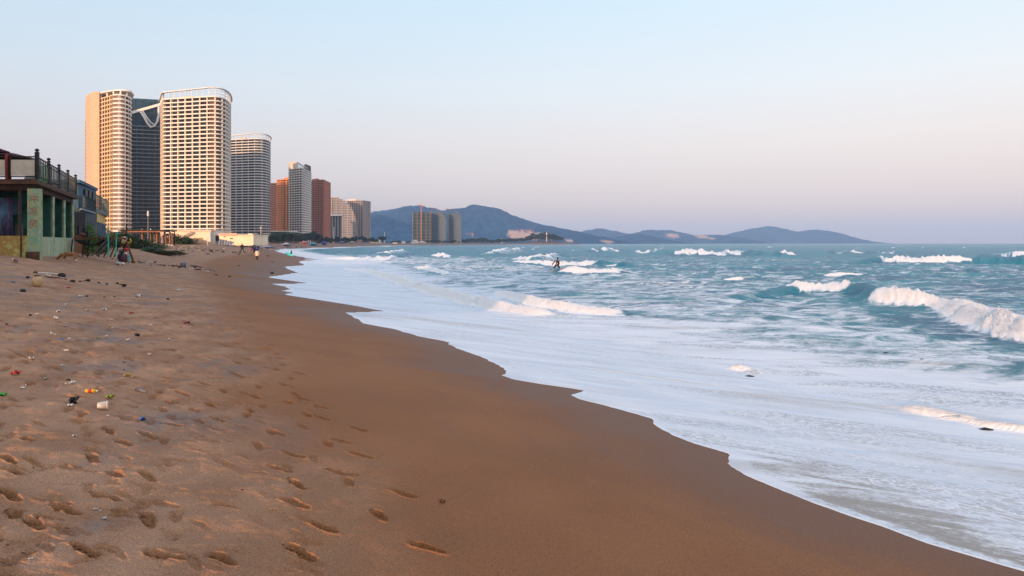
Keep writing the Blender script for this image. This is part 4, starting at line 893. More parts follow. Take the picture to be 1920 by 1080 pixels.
peel = patchy('peeling_paint', [(.07, .035, .025), (.20, .27, .13), (.32, .36, .22), (.14, .32, .24), (.44, .35, .26), (.17, .28, .17)], 1.6)
mural_m = patchy('mural_cloth', [(.02, .03, .08), (.03, .10, .24), (.10, .05, .12), (.06, .20, .36), (.28, .14, .20), (.10, .28, .42)], 1.6, (1.6, 1, .5), 4)
stripes = patchy('striped_boards', [(.13, .08, .05), (.30, .40, .17), (.46, .52, .30), (.20, .35, .26), (.42, .30, .16), (.25, .46, .50), (.40, .48, .22), (.16, .12, .09)], 2.8, (2.2, 2.2, .04), 3)
rustwall = patchy('rust_stained_wall', [(.20, .10, .03), (.34, .36, .12), (.44, .48, .20), (.30, .17, .05), (.40, .44, .18)], 1.1)
pv = empty('beach_pavilion', (-24.0, 38.0, 2.7), 'dark-decked beach pavilion on peeling green walls, with a railed roof terrace and lettered front column', 'building')
def part(mb, name, m, root, par=None, smooth=False):
    o = mb.build(name, m, par or root); 
    if par is None: o.location = -root.location
    else: o.location = (0, 0, 0)
    return o
C0 = Vector((-21.75, 34.2)); C1 = Vector((-27.0, 46.5)); LL = Vector((-40, 34.2)); LB = Vector((-40, 46.5))
deck = [tuple(C0), tuple(C1), tuple(LB), tuple(LL)]
part(MB().prism(ccw(deck), 6.12, 6.34), 'deck_slab', rustc, pv)
part(MB().prism(ccw(outset(ccw(deck), -.28)), 5.88, 6.118), 'beam', mat('dark_beam', (.05, .032, .026), .9, .3, 3), pv)
# front column with its painted words
cx0, cx1 = W(43, 400, 33.6).x, W(65, 400, 33.6).x
colm = part(MB().box(cx0, cx1, 33.9, 34.15, 2.5, 5.88), 'column', peel, pv)
part(MB().box(cx0-.04, cx1+.04, 33.83, 33.899, 2.5, 3.02), 'plinth', rustc, pv)
part(MB().tube((cx0-.28, 33.9, 2.5), (cx0-.30, 33.9, 5.88), .03, n=6), 'downpipe', iron, pv)
try:
    for k, ch in enumerate('冲凉房'):
        cu = bpy.data.curves.new('lettering', 'FONT'); cu.body = ch; cu.size = .46; cu.extrude = .004; cu.align_x = 'CENTER'
        to = bpy.data.objects.new('tmp', cu); col.objects.link(to); dg = bpy.context.evaluated_depsgraph_get(); me = bpy.data.meshes.new_from_object(to.evaluated_get(dg))
        bpy.data.objects.remove(to); me.materials.clear(); me.materials.append(mat('red_lettering', (.33, .13, .085), .9, .35, 14))
        o = link('painted_lettering', me, colm, ((cx0+cx1)/2, 33.894, 5.24-k*.56), (R(90), 0, 0))
except Exception as e_: print('lettering', e_)
# low walls
lw = part(MB().box(-40, cx0-.02, 34.05, 34.3, 2.5, 3.74), 'low_wall', rustwall, pv)
def alongd(Y): t = (Y-C0.y)/(C1.y-C0.y); return C0.x+(C1.x-C0.x)*t
def bar_path(Y0, Y1, z0, z1, th, inn=.35):
    a, b = (alongd(Y0)-inn, Y0), (alongd(Y1)-inn, Y1); return MB().prism(ccw([a, b, (b[0]-th, b[1]), (a[0]-th, a[1])]), z0, z1)
part(bar_path(34.45, 46.3, 2.4, 3.72, .2, .32), 'low_wall', stripes, pv)
for Yf in (36.6, 39.8, 43.2, 46.3):
    xe = alongd(Yf)-.30; f_ = part(MB().box(xe-2.6, xe-.10, Yf-.09, Yf+.09, 2.5, 5.879), 'partition_wall', teal_paint, pv)
    part(MB().box(xe-.099, xe+.01, Yf-.095, Yf+.095, 2.5, 5.878), 'wall_edge', edge_paint, pv)
part(MB().prism(ccw([(-24.9, 34.6), (-30.4, 46.3), (-30.7, 46.3), (-25.2, 34.6)]), 2.5, 5.87), 'back_wall', mat('deep_green_wall', (.012, .045, .042), .9, .2, 1), pv)
part(MB().box(-40, -28.2, 41, 41.3, 2.5, 5.87), 'inner_wall', mat('black_wall', (.02, .02, .024), .9, .3, 1), pv)  # plain near-black interior wall
part(MB().box(W(22, 0, 33.9).x, W(24, 0, 33.9).x, 34.35, 34.45, 3.7, 5.8), 'post', rustc, pv)
part(MB().box(W(26, 0, 36).x, W(41, 0, 36).x, 36, 36.1, 3.2, 4.3), 'shutter', mat('grey_shutter', (.10, .10, .11), .7, .1, 1, stretch=(9, 1, .1)), pv)
# roof terrace railing
zr = 7.38
part(MB().beam((-40, 34.35, zr), (C0.x-.1, 34.35, zr), .05, .05), 'top_rail', iron, pv)
part(MB().beam((-40, 34.35, zr-.16), (C0.x-.3, 34.35, zr-.16), .035, .035), 'mid_rail', iron, pv)
part(MB().beam((-40, 34.35, 6.46), (C0.x-.1, 34.35, 6.46), .05, .05), 'bottom_rail', iron, pv)
def post(x, y, r=.06, zt=7.5, ball=True):
    m = MB().beam((x, y, 6.34), (x, y, zt), r*2, r*2)
    if ball: m.lathe([(.01, 0), (.09, .05), (.09, .11), (.01, .16)], (x, y, zt), 8)
    part(m, 'railing_post', iron, pv)
post(C0.x-.10, 34.35, .07, 7.6)
for px in (70.5, 17.5, 13.5, -8): post(W(px, 0, 34.35).x, 34.35, .05 if px > 60 else .06, zr, False)
for a, b in ((21, 66), (-20, 11)):
    part(MB().box(W(a, 0, 34.3).x, W(b, 0, 34.3).x, 34.28, 34.32, Z(329.5, 34.3), Z(299.5, 34.3)), 'screen_panel', frost, pv)
part(MB().beam((W(14.5, 0, 34.3).x, 34.22, 6.34), (W(14.5, 0, 34.3).x, 34.22, 7.5), .09, .09), 'red_post', mat('red_post_paint', (.16, .015, .018), .6, .3, 4), pv)
L0 = Vector((C0.x-.12, 34.35)); L1 = Vector((C1.x-.12, C1.y-.1)); n_ = 4
for z, t_ in ((zr, .05), (zr-.17, .035), (6.46, .05)): part(MB().beam((*L0, z), (*L1, z), t_, t_), 'top_rail' if z == zr else 'rail', iron, pv)
for k in range(n_):
    a = L0.lerp(L1, k/n_); b = L0.lerp(L1, (k+1)/n_)
    post(b.x, b.y, .055, 7.52)
    for j in range(1, 7):
        p = a.lerp(b, j/7); part(MB().beam((p.x, p.y, 6.46), (p.x, p.y, zr), .035, .035), 'baluster', iron, pv)
    for j in range(7):
        p, q = a.lerp(b, (j+.18)/7), a.lerp(b, (j+.82)/7); part(MB().beam((p.x-.03, p.y, 6.9), (q.x-.03, q.y, 6.9), .02, .66), 'glass_panel', frostg, pv)
# unseen house-like block added left of the camera, shaped to shade the pavilion
nb = empty('beach_house', (-46, 2, 3.0), 'long two-storey house added outside the frame to shade the pavilion', 'building')
part(MB().prism([(-60, -22), (-25, -22), (-25, 19), (-60, 19)], 2.4, 10.2), 'wall', mat('weathered_cream', (.46, .38, .28), .9, .15, .6), nb)
part(MB().prism([(-60.6, -22.6), (-24.4, -22.6), (-24.4, 19.6), (-60.6, 19.6)], 10.202, 10.5), 'roof_slab', rustc, nb)
for k in range(7):
    for z in (3.9, 7.0): part(MB().box(-25.05, -24.93, -19+k*5.8, -16.4+k*5.8, z, z+1.5), 'window', dark_glass, nb)
# things on the terrace
def parasol(x, y, zt, r, lab, dr=.4):
    e = empty('parasol', (x, y, 6.34), lab, 'parasol', 'parasols on the roof terrace'); h = zt-6.34
    MB().tube((0, 0, 0), (0, 0, h), .03, n=6).build('pole', iron, e)
    MB().add([(-r, -r, h-dr), (r, -r, h-dr), (r, r, h-dr), (-r, r, h-dr), (-.25, -.25, h-.05), (.25, -.25, h-.05), (.25, .25, h-.05), (-.25, .25, h-.05), (-r, -r, h-dr-.07), (r, -r, h-dr-.07), (r, r, h-dr-.07), (-r, r, h-dr-.07)],
             [(0, 1, 5, 4), (1, 2, 6, 5), (2, 3, 7, 6), (3, 0, 4, 7), (4, 5, 6, 7), (0, 8, 9, 1), (1, 9, 10, 2), (2, 10, 11, 3), (3, 11, 8, 0), (11, 10, 9, 8)]).build('canopy', mat('dark_canopy', (.028, .012, .014), .9, .3, 2, c2=(.07, .02, .022)), e)
    for s in ((1, 1), (-1, 1), (1, -1), (-1, -1)): MB().tube((0, 0, h-.9), (r*.6*s[0], r*.6*s[1], h-.42), .014, n=5).build('rib', iron, e)
    MB().lathe([(.3, 0), (.3, .07), (.08, .1)], n=10).build('base', iron, e)
parasol(-26.5, 36.8, 8.45, 1.05, 'taller dark parasol cut by the left edge of the frame on the roof terrace', .42)
parasol(-26.1, 38.6, 8.12, .95, 'lower dark parasol with reddish edge behind the pale terrace screen', .26)
e = empty('cabinet', (W(74, 0, 38).x, 38, 6.34), 'bright green cabinet standing behind the terrace corner post', 'cabinet')
MB().box(-.33, .45, -.3, .3, .12, .98).build('body', mat('vivid_green', (.05, .34, .02), .5, .15, 2), e); MB().box(-.30, .05, -.32, -.30, .2, .92).build('door', mat('vivid_green', (.05, .34, .02)), e); MB().box(.08, .42, -.32, -.30, .2, .92).build('door', mat('vivid_green', (.05, .34, .02)), e)
for sx in (-.3, .42):
    for sy in (-.27, .27): MB().box(sx-.03, sx+.03, sy-.03, sy+.03, 0, .12).build('leg', iron, e)
e = empty('crate', (W(74, 0, 36.6).x, 36.2, 6.34), 'cyan plastic crate beside the terrace corner post below the green cabinet', 'crate')
MB().box(-.25, .2, -.2, .2, 0, .04).box(-.25, .2, -.2, -.17, .04, .34).box(-.25, .2, .17, .2, .04, .34).box(-.25, -.22, -.17, .17, .04, .34).box(.17, .2, -.17, .17, .04, .34).build('box', mat('cyan_plastic', (.06, .42, .60), .4, .1, 2), e); MB().box(-.27, .22, -.225, -.201, .30, .36).build('rim', mat('cyan_plastic', (.06, .42, .60)), e)
for k, px in enumerate((48, 52.5, 57, 63)):
    e = empty('jar', (W(px, 0, 35).x, 35.0, 6.34), ['leftmost', 'second', 'third', 'rightmost'][k]+' of the small pale jars on the deck under the terrace screen', 'jar', 'pale jars on the terrace')
    MB().lathe([(.05, 0), (.055, .02), (.055, .11), (.04, .13)], n=10).build('body', frost, e); MB().lathe([(.045, .131), (.045, .155), (.01, .16)], n=10).build('lid', white, e)
# painted cloth behind the opening
e = empty('mural_banner', (-26, 35.6, 3.8), 'blue and mauve painted cloth hanging in the dark opening left of the lettered column', 'banner')
me_ = MB(); nx_ = 26; x0_, x1_ = W(-30, 0, 35.6).x+26, W(23, 0, 35.6).x+26
for i in range(nx_+1):
    for j in (0, 1): me_.v.append((x0_+(x1_-x0_)*i/nx_, .06*math.sin(i*1.1), (-.05, 1.78)[j]))
me_.f = [(2*i, 2*i+2, 2*i+3, 2*i+1) for i in range(nx_)]; o = me_.build('cloth', mural_m, e, smooth=True); sm_ = o.modifiers.new('t', 'SOLIDIFY'); sm_.thickness = .02
MB().beam((x0_, 0, -.10), (x1_, 0, -.10), .05, .06).build('bottom_bar', rustc, e); MB().beam((x0_, 0, 1.82), (x1_, 0, 1.82), .05, .05).build('top_bar', iron, e)
MB().box(x1_+.04, x1_+.42, 0, .06, .95, 1.7).build('side_flap', mat('navy_cloth', (.02, .05, .09), .8, .3, 3), e)
# blue roof house with a veranda
def zq(py, Y): return Z(py, Y)
bh = empty('beach_house', (-32.5, 58, 2.7), 'blue-roofed beach house with a pale railed balcony behind the pavilion', 'building')
navy = mat('blue_paint', (.007, .05, .10), .6, .2, 2, c2=(.012, .085, .15)); navyd = mat('blue_black', (.012, .03, .045), .6, .3, 2)
A_, B_ = P(150, 54), P(183, 62)
part(MB().prism(ccw([P(150, 54), P(182, 62), (-44, 62), (-42, 54)]), 2.5, 5.9), 'wall', navyd, bh)
part(MB().prism(ccw([P(147, 54.4), P(180.5, 61.8), (-44, 61.8), (-42, 54.4)]), 5.902, 7.75), 'upper_wall', navy, bh)
part(MB().prism(ccw([P(150, 53.8), P(183.5, 62.2), (-44, 62.4), (-42, 53.6)]), 7.752, 7.98), 'roof', navy, bh)
part(MB().prism(ccw([P(154, 53.2), P(180, 60.5), P(176, 61.5), P(149, 54)]), 5.78, 5.899), 'balcony_floor', mat('pale_blue_slab', (.20, .26, .30), .8, .1, 1), bh)
for k in range(3):
    t0, t1 = .28+.22*k, .42+.22*k; a = Vector(P(147.3, 54.3)).lerp(Vector(P(180.9, 61.7)), t0); b = Vector(P(147.3, 54.3)).lerp(Vector(P(180.9, 61.7)), t1)
    part(MB().beam((a.x+.06, a.y, 6.95), (b.x+.06, b.y, 6.95), .06, 1.1), 'window', dark_glass, bh)
def rail_run(a, b, z0, h, root, n, m1, m2=None):
    a = Vector(a); b = Vector(b); part(MB().beam((a.x, a.y, z0+h), (b.x, b.y, z0+h), .06, .05), 'top_rail', m1, root); part(MB().beam((a.x, a.y, z0+.08), (b.x, b.y, z0+.08), .05, .05), 'bottom_rail', m1, root)
    for k in range(n+1):
        p = a.lerp(b, k/n); part(MB().beam((p.x, p.y, z0), (p.x, p.y, z0+h+(.08 if k % 3 == 0 else 0)), .05, .05), 'baluster', m1, root)
    if m2:
        for k in range(n):
            p, q = a.lerp(b, (k+.2)/n), a.lerp(b, (k+.8)/n); part(MB().beam((p.x-.03, p.y, z0+h*.5), (q.x-.03, q.y, z0+h*.5), .02, h*.75), 'glass_panel', m2, root)
rail_run(P(155, 53.4), P(179.5, 60.4), 5.9, .95, bh, 12, navyd, frostg)
yh = empty('beach_house', (-36, 68, 2.7), 'yellow beach house with dark blue shutters under a railed roof terrace', 'building')
yel = mat('yellow_wall', (.46, .32, .09), .85, .15, 1.2, c2=(.62, .46, .18))
part(MB().prism(ccw([P(170, 63), P(180, 63.4), P(197.5, 74), (-48, 74), (-46, 63)]), 2.5, 6.05), 'wall', yel, yh)
part(MB().prism(ccw([P(178.5, 62.4), P(204.5, 74.4), (-48, 74.6), (-46, 62.4)]), 6.052, 6.35), 'roof_slab', mat('slate_slab', (.13, .16, .18), .8, .1, 1), yh)
for k in range(4):
    a = Vector(P(180, 63.4)).lerp(Vector(P(197.5, 74)), .12+.23*k); b = Vector(P(180, 63.4)).lerp(Vector(P(197.5, 74)), .25+.23*k)
    part(MB().beam((a.x+.05, a.y, 4.1), (b.x+.05, b.y, 4.1), .06, 2.3), 'shutter', mat('blue_shutter', (.02, .07, .13), .6, .2, 2), yh)
rail_run(P(180, 62.8), P(204, 74.2), 6.35, 1.15, yh, 14, mat('dark_teal_iron', (.03, .07, .08), .5, .2, 3), None); rail_run(P(168, 62.6), P(180, 62.8), 6.35, 1.15, yh, 8, iron, None)
# shack timber, deck table, posts
sh = empty('timber_shack', (-29, 50, 2.7), 'rust-brown boarded lean-to right of the green partition walls', 'shack')
wood = mat('brown_boards', (.11, .045, .022), .85, .3, 3, stretch=(1, 1, 7), c2=(.20, .085, .04))
part(MB().prism(ccw([P(139, 49.5), P(170, 53), (-35, 54), (-33, 50)]), 2.5, 4.1), 'boarded_wall', wood, sh)
part(MB().prism(ccw([P(137, 49.2), P(160, 52), (-35, 53), (-33, 49.5)]), 4.102, 5.5), 'upper_wall', mat('black_boards', (.018, .016, .018), .9, .3, 2), sh)  # upper boards in plain near-black
part(MB().beam((*P(137, 49), 4.15), (*P(163, 52), 3.9), .3, .08), 'eave_board', wood, sh)
for a, b, c, d in ((146, 150, 424, 440), (158, 161, 428, 437), (163, 167, 434, 444)):
    part(MB().box(P(a, 49)[0], P(b, 49)[0], 48.9, 49.1, max(2.9, Z(d, 49)), Z(c, 49)), 'hatch', mat('dark_hatch', (.012, .02, .03), .5, .3, 3), sh)
tb = empty('plank_table', (*P(177, 45.5), 2.75), 'long low rust-brown plank platform on thin legs beside the pavilion', 'table')
zt_ = Z(446.5, 45.5)
part(MB().box(P(139, 45)[0], P(216, 45)[0], 44.9, 46.4, zt_-.05, zt_+.04), 'plank_top', wood, tb)
for px in (141, 172, 202, 214):
    for y in (45.05, 46.25): part(MB().beam((P(px, 45.5)[0], y, 2.55), (P(px, 45.5)[0]+(.1 if px < 200 else .45), y, zt_-.05), .05, .05), 'leg', iron, tb)
for px in (195, 204): part(MB().beam((P(px, 45.5)[0]-.5, 45.0, 2.62), (P(px, 45.5)[0]+.5, 45.0, zt_-.06), .12, .04), 'brace', mat('grey_plank', (.16, .15, .15), .8, .2, 2), tb)
bt = MB(); nb_ = 18
for i in range(nb_+1):
    t = i/nb_; x = P(146, 45.6)[0]*(1-t)+P(200, 45.6)[0]*t; zz = zt_-.08-.34*math.sin(math.pi*t)
    for y in (45.2, 46.1): bt.v.append((x, y, max(2.86, zz)))
bt.f = [(2*i, 2*i+2, 2*i+3, 2*i+1) for i in range(nb_)]; o = part(bt, 'sling_net', mat('black_net', (.014, .013, .015), .9, .3, 6), tb); o.modifiers.new('t', 'SOLIDIFY').thickness = .03
green_p = mat('turquoise_paint', (.02, .42, .33), .5, .15, 3)
e = empty('gate_rail', (*P(208, 44), 2.75), 'turquoise bent pipe posts joined by a grey sloping rail at the end of the platform', 'railing')
MB().path([(P(217, 43)[0]-e.location.x, -1.0, -.1), (P(217.4, 43)[0]-e.location.x, -1.0, .45), (P(219, 43)[0]-e.location.x, -1.0, Z(438, 43)-2.75), (P(221, 43)[0]-e.location.x, -1.0, Z(437.2, 43)-2.75)], .035).build('post', green_p, e)
MB().path([(P(199.3, 44)[0]-e.location.x, .2, -.1), (P(199.3, 44)[0]-e.location.x, .2, Z(424.5, 44)-2.75)], .045).build('post', green_p, e)
MB().path([(P(196, 44)[0]-e.location.x, .15, Z(432.5, 44)-2.75), (P(224, 43)[0]-e.location.x, -.95, Z(438, 43)-2.75)], .03).build('rail', mat('grey_pipe', (.30, .30, .32), .5, .1, 3), e)
# bushes
def bush(px, py, Y, w_, h, k, label, group='bushes on the upper beach', name='bush'):
    z0 = sand_z(*P(px, Y))-.15; e = empty(name, (*P(px, Y), z0), label, 'bush', group, random.uniform(0, 6))
    c = link('foliage', CROWNS_B[k], e, (0, 0, h*.42)); c.scale = (w_, w_, h*.62); s = link('stem', TRUNK, e); s.scale = (h*.7, h*.7, h*.7); return e
CROWNS_B = [crown_mesh(s, 1500, .060, m=mm, shape=sh, lobes=9) for s, mm, sh in ((11, leafA, (1, 1, .8)), (12, leafC, (1.1, 1, .7)), (13, mat('leaf_bright', (.03, .09, .015), .6, .3, 3, c2=(.08, .17, .03)), (1, 1, .9)))]
bush(158, 0, 52, .85, 2.2, 2, 'bright green leafy bush climbing the wall beside the boarded lean-to'); bush(168, 0, 55, 1.3, 2.0, 0, 'dark green bush under the blue-roofed house')
bush(176, 0, 56, 1.1, 1.5, 0, 'dark green bush in front of the yellow house'); bush(186, 0, 58, 1.2, 1.3, 0, 'low dark bush at the foot of the yellow house'); bush(164, 0, 53, .7, 2.6, 2, 'tall light green shrub in front of the blue-roofed house')
rb_ = random.Random(5)
for i in range(26):
    px = 196+i*5.0+rb_.uniform(-2, 2); Y = rb_.uniform(80, 100); h = float(np.interp(px, [196, 230, 280, 315, 330], [2.2, 2.3, 1.4, .8, .5]))*rb_.uniform(.7, 1.1)
    bush(px, 0, Y, rb_.uniform(1.1, 1.9), h, rb_.choice([0, 1, 1]), 'olive brown scrub bush on the bank behind the beach', 'scrub bushes on the bank')
for i, (px, Y, w_, h) in enumerate([(330, 150, 2.6, 2.6), (340, 152, 2.6, 2.3), (349, 155, 2.4, 1.8), (357, 158, 2.0, 1.1), (324, 150, 1.6, 1.8)]):
    bush(px, 0, Y, w_, h, 0, 'dark green bush in the clump below the slanting stair', 'bush clump below the slanting stair')
for i in range(20):
    px = 384+i*3.2; bush(px, 0, 175+i*2, 1.6, rb_.uniform(.25, .45), 1, 'low olive tuft along the foot of the retaining slope', 'low tufts behind the beach')
# upright posts and fence stakes of the unfinished beach bar
rp = random.Random(9)
posts = [(266.5, 429, 438, (.65, .32, .20), 'pink stake'), (283, 433, 456, (.33, .22, .16), 'thick brown timber'), (288.5, 432, 452, (.42, .24, .15), 'brown timber'), (294, 432, 440, (.75, .28, .10), 'bright orange stake'), (291.5, 440, 449, (.20, .26, .34), 'blue-grey stake'),
 (305, 441, 452, (.55, .35, .60), 'lilac painted plank'), (308, 434, 439, (.72, .55, .40), 'short pale stake'), (311.5, 438, 457, (.36, .24, .13), 'leaning tan timber'), (318.5, 435, 452, (.58, .30, .22), 'pinkish timber'), (323, 437, 452, (.40, .20, .18), 'dull red stake'), (300, 438, 452, (.10, .12, .12), 'dark green stake')]
for px, t0, b0, c, lb in posts:
    Y = 120; z0 = sand_z(*P(px, Y))-.05; e = empty('timber_post', (*P(px, Y), z0), lb+' standing among the posts of the unfinished beach bar', 'post', 'posts of the unfinished beach bar')
    MB().beam((0, 0, 0), (rp.uniform(-.1, .1), 0, Z(t0, Y)-z0), .26, .2).build('shaft', mat('post_'+lb.replace(' ', '_'), tuple(x*.5 for x in c), .85, .15, 3), e); MB().box(-.22, .22, -.16, .16, -.2, .25).build('footing', greyc, e)
e = empty('pergola', (*P(268, 118), 2.8), 'flat-roofed open pergola with an orange beam below the blue glass tower', 'pergola')
MB().prism([(-3.6, 0), (3.6, 0), (3.6, 4), (-3.6, 4)], Z(433, 118)-2.8, Z(431, 118)-2.8).build('roof', mat('black_roof', (.02, .022, .03), .8, .3, 2), e); MB().beam((-3.4, -.1, Z(434.4, 118)-2.8), (3.4, -.1, Z(434.4, 118)-2.8), .12, .16).build('beam', mat('orange_beam', (.30, .13, .06), .8, .2, 2), e)
for x in (-3.3, 0, 3.3):
    for y in (.1, 3.8): MB().beam((x, y, -.4), (x, y, Z(433, 118)-2.8), .12, .12).build('post', mat('dark_timber', (.045, .028, .020), .9, .2, 3), e)
for i in range(12):
    px = 366+i*1.35 if i < 6 else 374.2+(i-6)*.9; 
    if i >= 6: px = 375+(i-6)*.9
    Y = 165; z0 = sand_z(*P(px, Y)); e = tag(MB().beam((0, 0, -.1), (0, 0, Z(446.5+rp.uniform(-.6, .8), Y)-z0), .13, .13).build('bamboo_stake', mat('ochre_stake', (.44, .26, .06), .8, .2, 3), None, (*P(px, Y), z0)), 'ochre bamboo stake in the short palisade below the terrace building', 'stake', 'ochre bamboo stakes')
e = tag(MB().beam((0, 0, -.1), (0, 0, 1.6), .12, .1).build('timber_post', mat('pale_post', (.60, .50, .42), .8, .1, 3), None, (*P(389, 150), sand_z(*P(389, 150)))), 'single pale post standing right of the ochre stakes', 'post')
# tarpaulin fence, blue tent
e = empty('tarpaulin', (*P(422, 210), sand_z(*P(422, 210))), 'crumpled grey-blue tarpaulin sheet fence below the long cream building', 'tarpaulin')
t_ = MB(); n_x, n_z = 40, 4; x0, x1 = P(408, 210)[0]-e.location.x, P(436, 210)[0]-e.location.x
for i in range(n_x+1):
    for j in range(n_z+1): t_.v.append((x0+(x1-x0)*i/n_x, .35*math.sin(i*.9+j*.5)+j*.25, (2.0-.9*i/n_x)*j/n_z-.05))
t_.f = [(i*(n_z+1)+j, (i+1)*(n_z+1)+j, (i+1)*(n_z+1)+j+1, i*(n_z+1)+j+1) for i in range(n_x) for j in range(n_z)]
o = t_.build('sheet', mat('tarp_grey', (.22, .24, .28), .6, .2, .8, c2=(.42, .42, .46)), e); o.modifiers.new('t', 'SOLIDIFY').thickness = .04
for i in range(5): MB().tube((x0+(x1-x0)*i/4, 1.2, -.1), (x0+(x1-x0)*i/4, 1.2, 2.1-.9*i/4), .05, n=6).build('stake', rustc, e)
def tent(px, py, Y, w_, h, m, label):
    e = empty('beach_tent', (*P(px, Y), sand_z(*P(px, Y))), label, 'tent', 'beach tents'); MB().add([(-w_/2, -w_/2, h*.55), (w_/2, -w_/2, h*.55), (w_/2, w_/2, h*.55), (-w_/2, w_/2, h*.55), (0, 0, h)], [(0, 1, 4), (1, 2, 4), (2, 3, 4), (3, 0, 4), (3, 2, 1, 0)]).build('canopy', m, e)
    for a in (-1, 1):
        for b in (-1, 1): MB().tube((a*w_*.48, b*w_*.48, -.2), (a*w_*.48, b*w_*.48, h*.56), .04, n=5).build('pole', steel, e)
    MB().box(-w_*.48, w_*.48, w_*.44, w_*.48, 0, h*.54).build('back_sheet', m, e)
tent(476.5, 0, 235, 2.6, 1.7, mat('navy_tent', (.02, .03, .08), .8, .2, 1), 'dark navy tent behind the walkers'); tent(478.5, 0, 222, 1.5, .9, mat('royal_blue', (.02, .10, .42), .7, .15, 1), 'small royal blue tent in front of the navy one')
tent(587, 0, 560, 5, 3.0, mat('turquoise_tent', (.03, .30, .42), .7, .15, 1), 'turquoise beach tent at the far waterline'); tent(607, 0, 620, 4, 3.4, mat('royal_blue', (.02, .10, .42)), 'deep blue beach tent right of the turquoise one')
for i, (px, Y, c) in enumerate([(500, 330, (.18, .20, .30)), (537, 470, (.30, .33, .45)), (570, 560, (.35, .12, .15)), (640, 800, (.15, .2, .4)), (660, 850, (.5, .5, .5))]):
    tent(px, 0, Y, 4+Y*.003, 2.6, mat('tent_cloth_%d' % i, c, .8, .1, 1), ['grey-blue tent nearest the dark scrub behind the walkers', 'pale lilac tent on the far beach', 'dull red tent on the far beach', 'navy tent left of the white low roofs', 'white tent left of the white low roofs'][i])
